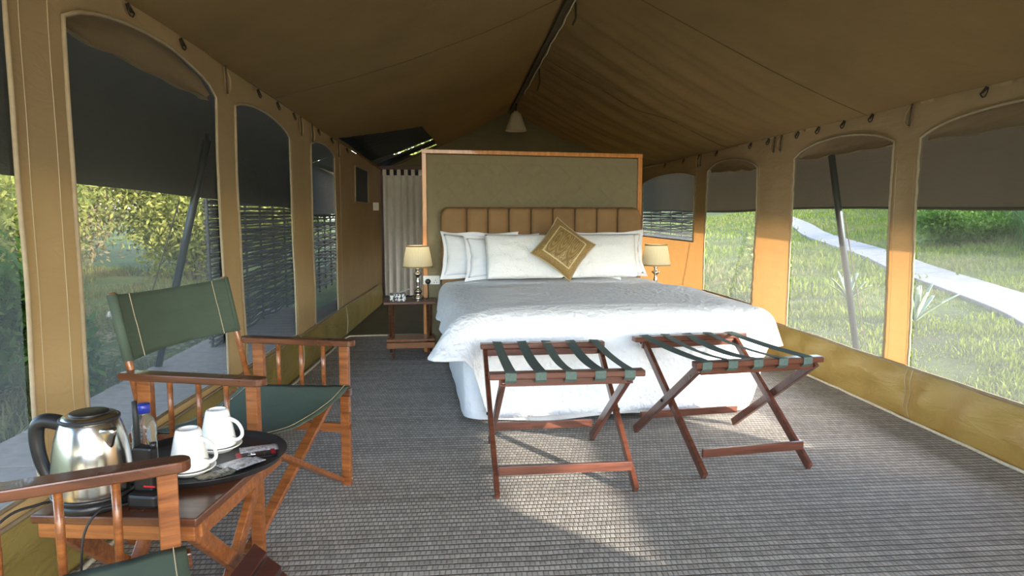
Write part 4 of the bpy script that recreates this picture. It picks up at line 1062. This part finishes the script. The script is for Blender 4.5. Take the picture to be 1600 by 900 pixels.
def bush(name, label, cat, loc, rx, rz_, n_, leaf, mat, seed, z0=.15, stems=7, group='shrubs outside the left windows'):
    rd = random.Random(seed); x0, y0 = loc; zb = gz(x0, y0)
    t = thing(name, label, cat, (x0, y0, zb), 0, group)
    tips = []
    for q in range(stems):
        a = rd.uniform(0, 2 * pi); r_ = rd.uniform(.3, .95) * rx; hh = rd.uniform(.45, 1.0) * rz_ * 2
        P = [(.1 * cos(a), .1 * sin(a), -.05), (r_ * .35 * cos(a) + rd.uniform(-.1, .1), r_ * .35 * sin(a), hh * .45), (r_ * cos(a), r_ * sin(a) + rd.uniform(-.2, .2), hh)]
        MB().tube(catmull(P, 5), lambda v: .028 * (1 - .75 * v) * (rx / 1.2), 6).build('stem', 'twig', t, True)
        tips += catmull(P, 4)[3:]
    cl_ = [(Vector(p_), rd.uniform(.25, .5) * rx) for p_ in tips for _ in (0, 1)]
    for q in range(18): 
        a = rd.uniform(0, 2 * pi); e = rd.uniform(-.2, 1); cl_.append((Vector((rx * .8 * cos(a) * sqrt(max(0, 1 - e * e)), rx * .8 * sin(a) * sqrt(max(0, 1 - e * e)), z0 + rz_ + rz_ * .85 * e)), rd.uniform(.2, .42) * rx))
    V = []; Fc = []; n_ = int(n_ * 3.0); leaf *= .85
    for q in range(n_):
        c_, r_ = rd.choice(cl_); d_ = Vector((rd.gauss(0, 1), rd.gauss(0, 1), rd.gauss(0, .8))).normalized() * r_ * rd.random() ** .4
        p_ = c_ + d_
        if p_.z < z0 * .2: p_.z = abs(p_.z) + z0 * .2
        n1 = Vector((rd.gauss(0, 1), rd.gauss(0, 1), rd.gauss(0, 1))).normalized(); n2 = n1.cross(Vector((rd.gauss(0, 1), rd.gauss(0, 1), rd.gauss(0, 1)))).normalized()
        L = leaf * rd.uniform(.6, 1.3); o = len(V)
        V += [p_ - n1 * L, p_ + n2 * L * .38 + n1 * L * .1, p_ + n1 * L, p_ - n2 * L * .38 + n1 * L * .1]; Fc.append((o, o + 1, o + 2, o + 3))
    m = MB(); m.v = [tuple(p_) for p_ in V]; m.f = Fc
    o = m.build('foliage', mat, t, fix=False); o['kind'] = 'stuff'
    return t
bush('shrub', 'dense fresh-green shrub seen past the left-most window', 'shrub', (-3.5, 4.6), .8, .5, 4200, .05, 'leaf_b', 21)
bush('shrub', 'low green broad-leaved plant behind the first safari chair', 'shrub', (-2.75, 5.0), .32, .25, 500, .06, 'leaf_b', 22, stems=4)
bush('small_tree', 'scraggly olive tree at the upper left, with bare branches', 'tree', (-4.3, 5.6), 1.5, 1.15, 8000, .045, 'leaf_a', 23, .5, 11)
bush('small_tree', 'yellow-olive tree filling the left of the large window', 'tree', (-5.6, 9.0), 1.7, 1.25, 9000, .05, 'leaf_a', 24, .35, 10)
bush('small_tree', 'sunlit pale tree at the back of the left clearing', 'tree', (-4.8, 13.5), 2.0, 1.5, 9000, .06, 'leaf_a', 25, .3, 9)
bush('shrub', 'dry grey-brown thicket behind the clearing on the left', 'shrub', (-7.5, 13.0), 2.2, 1.4, 9000, .06, 'leaf_c', 26, .3, 14)
bush('small_tree', 'darker tree at the far left edge of the clearing', 'tree', (-7.0, 7.0), 2.0, 1.8, 9000, .06, 'leaf_a', 27, .4, 9)
bush('small_tree', 'tree crown behind the woven screen on the left', 'tree', (-4.2, 17.5), 2.6, 2.2, 8000, .08, 'leaf_a', 28, .4, 8)
bush('small_tree', 'far tree closing the gap behind the left thicket', 'tree', (-9.5, 18.5), 3.2, 2.4, 9000, .09, 'leaf_a', 29, .4, 8)
bush('small_tree', 'far tree behind the back of the tent', 'tree', (-.6, 17.0), 2.6, 2.4, 7000, .09, 'leaf_a', 30, .6, 8)
bush('shrub', 'small loose shrub beyond the thin stake on the right lawn', 'shrub', (4.3, 9.3), .35, .4, 700, .05, 'leaf_a', 32, .1, 5, 'shrubs outside the right windows')
bush('shrub', 'bright yellow-green shrub in the tall grass beyond the path', 'shrub', (9.7, 12.5), .8, .3, 2500, .05, 'leaf_b', 33, .1, 6, 'shrubs outside the right windows')
bush('shrub', 'dark shrub at the top of the grassy slope on the right', 'shrub', (11.8, 14.5), 1.2, .5, 3000, .06, 'leaf_b', 34, .1, 6, 'shrubs outside the right windows')
# agaves
def agave(label, x, y, s_, seed):
    rd = random.Random(seed); t = thing('agave_plant', label, 'plant', (x, y, gz(x, y)), 0, 'pale agaves on the lawn')
    for q in range(13):
        a = q * 2.4 + rd.uniform(-.2, .2); el = radians(rd.uniform(35, 80)); L = s_ * rd.uniform(.8, 1.1)
        def f(u, v, a=a, el=el, L=L):
            r_ = L * u * cos(el) + .05 * u * u * L; z = L * u * sin(el) - .1 * L * u * u
            wd = .05 * s_ / .5 * (sin(pi * min(1, .15 + .85 * (1 - u) ** .6)) ** .7 + .02) * (1 - u * .6); b2 = (v - .5) * 2
            return (r_ * cos(a) - sin(a) * wd * b2, r_ * sin(a) + cos(a) * wd * b2, z + abs(b2) * wd * .4)
        MB().grid(f, 10, 4).build('leaf', 'agave', t, True, solid=.006)
agave('pale spiky agave on the lawn just behind the right-most column', 4.85, 6.85, .48, 1)
agave('smaller pale agave farther back on the lawn beside the leaning pole', 5.1, 8.5, .42, 2)
for q, (x, y, s_) in enumerate(((-4.0, 8.6, .10), (-3.7, 8.8, .08), (-4.5, 8.2, .07))):
    m = MB(); m.lathe([(0, -.4), (.7, -.3), (1, .1), (.8, .5), (.4, .75), (0, .8)], 9)
    m.v = [(a * s_ * (1 + .25 * nz(a, b_, c_ + q)), b_ * s_ * (1.3 + .2 * nz(b_, c_, q)), c_ * s_) for a, b_, c_ in m.v]
    o = m.build('rock', 'rock', None, True); o.location = (x, y, gz(x, y) + .02)
    tag(o, ('largest pale rock in the clearing seen above the chair back', 'middle pale rock in the clearing seen above the chair back', 'small pale rock at the left of the clearing rocks')[q], 'rock', 'pale rocks')
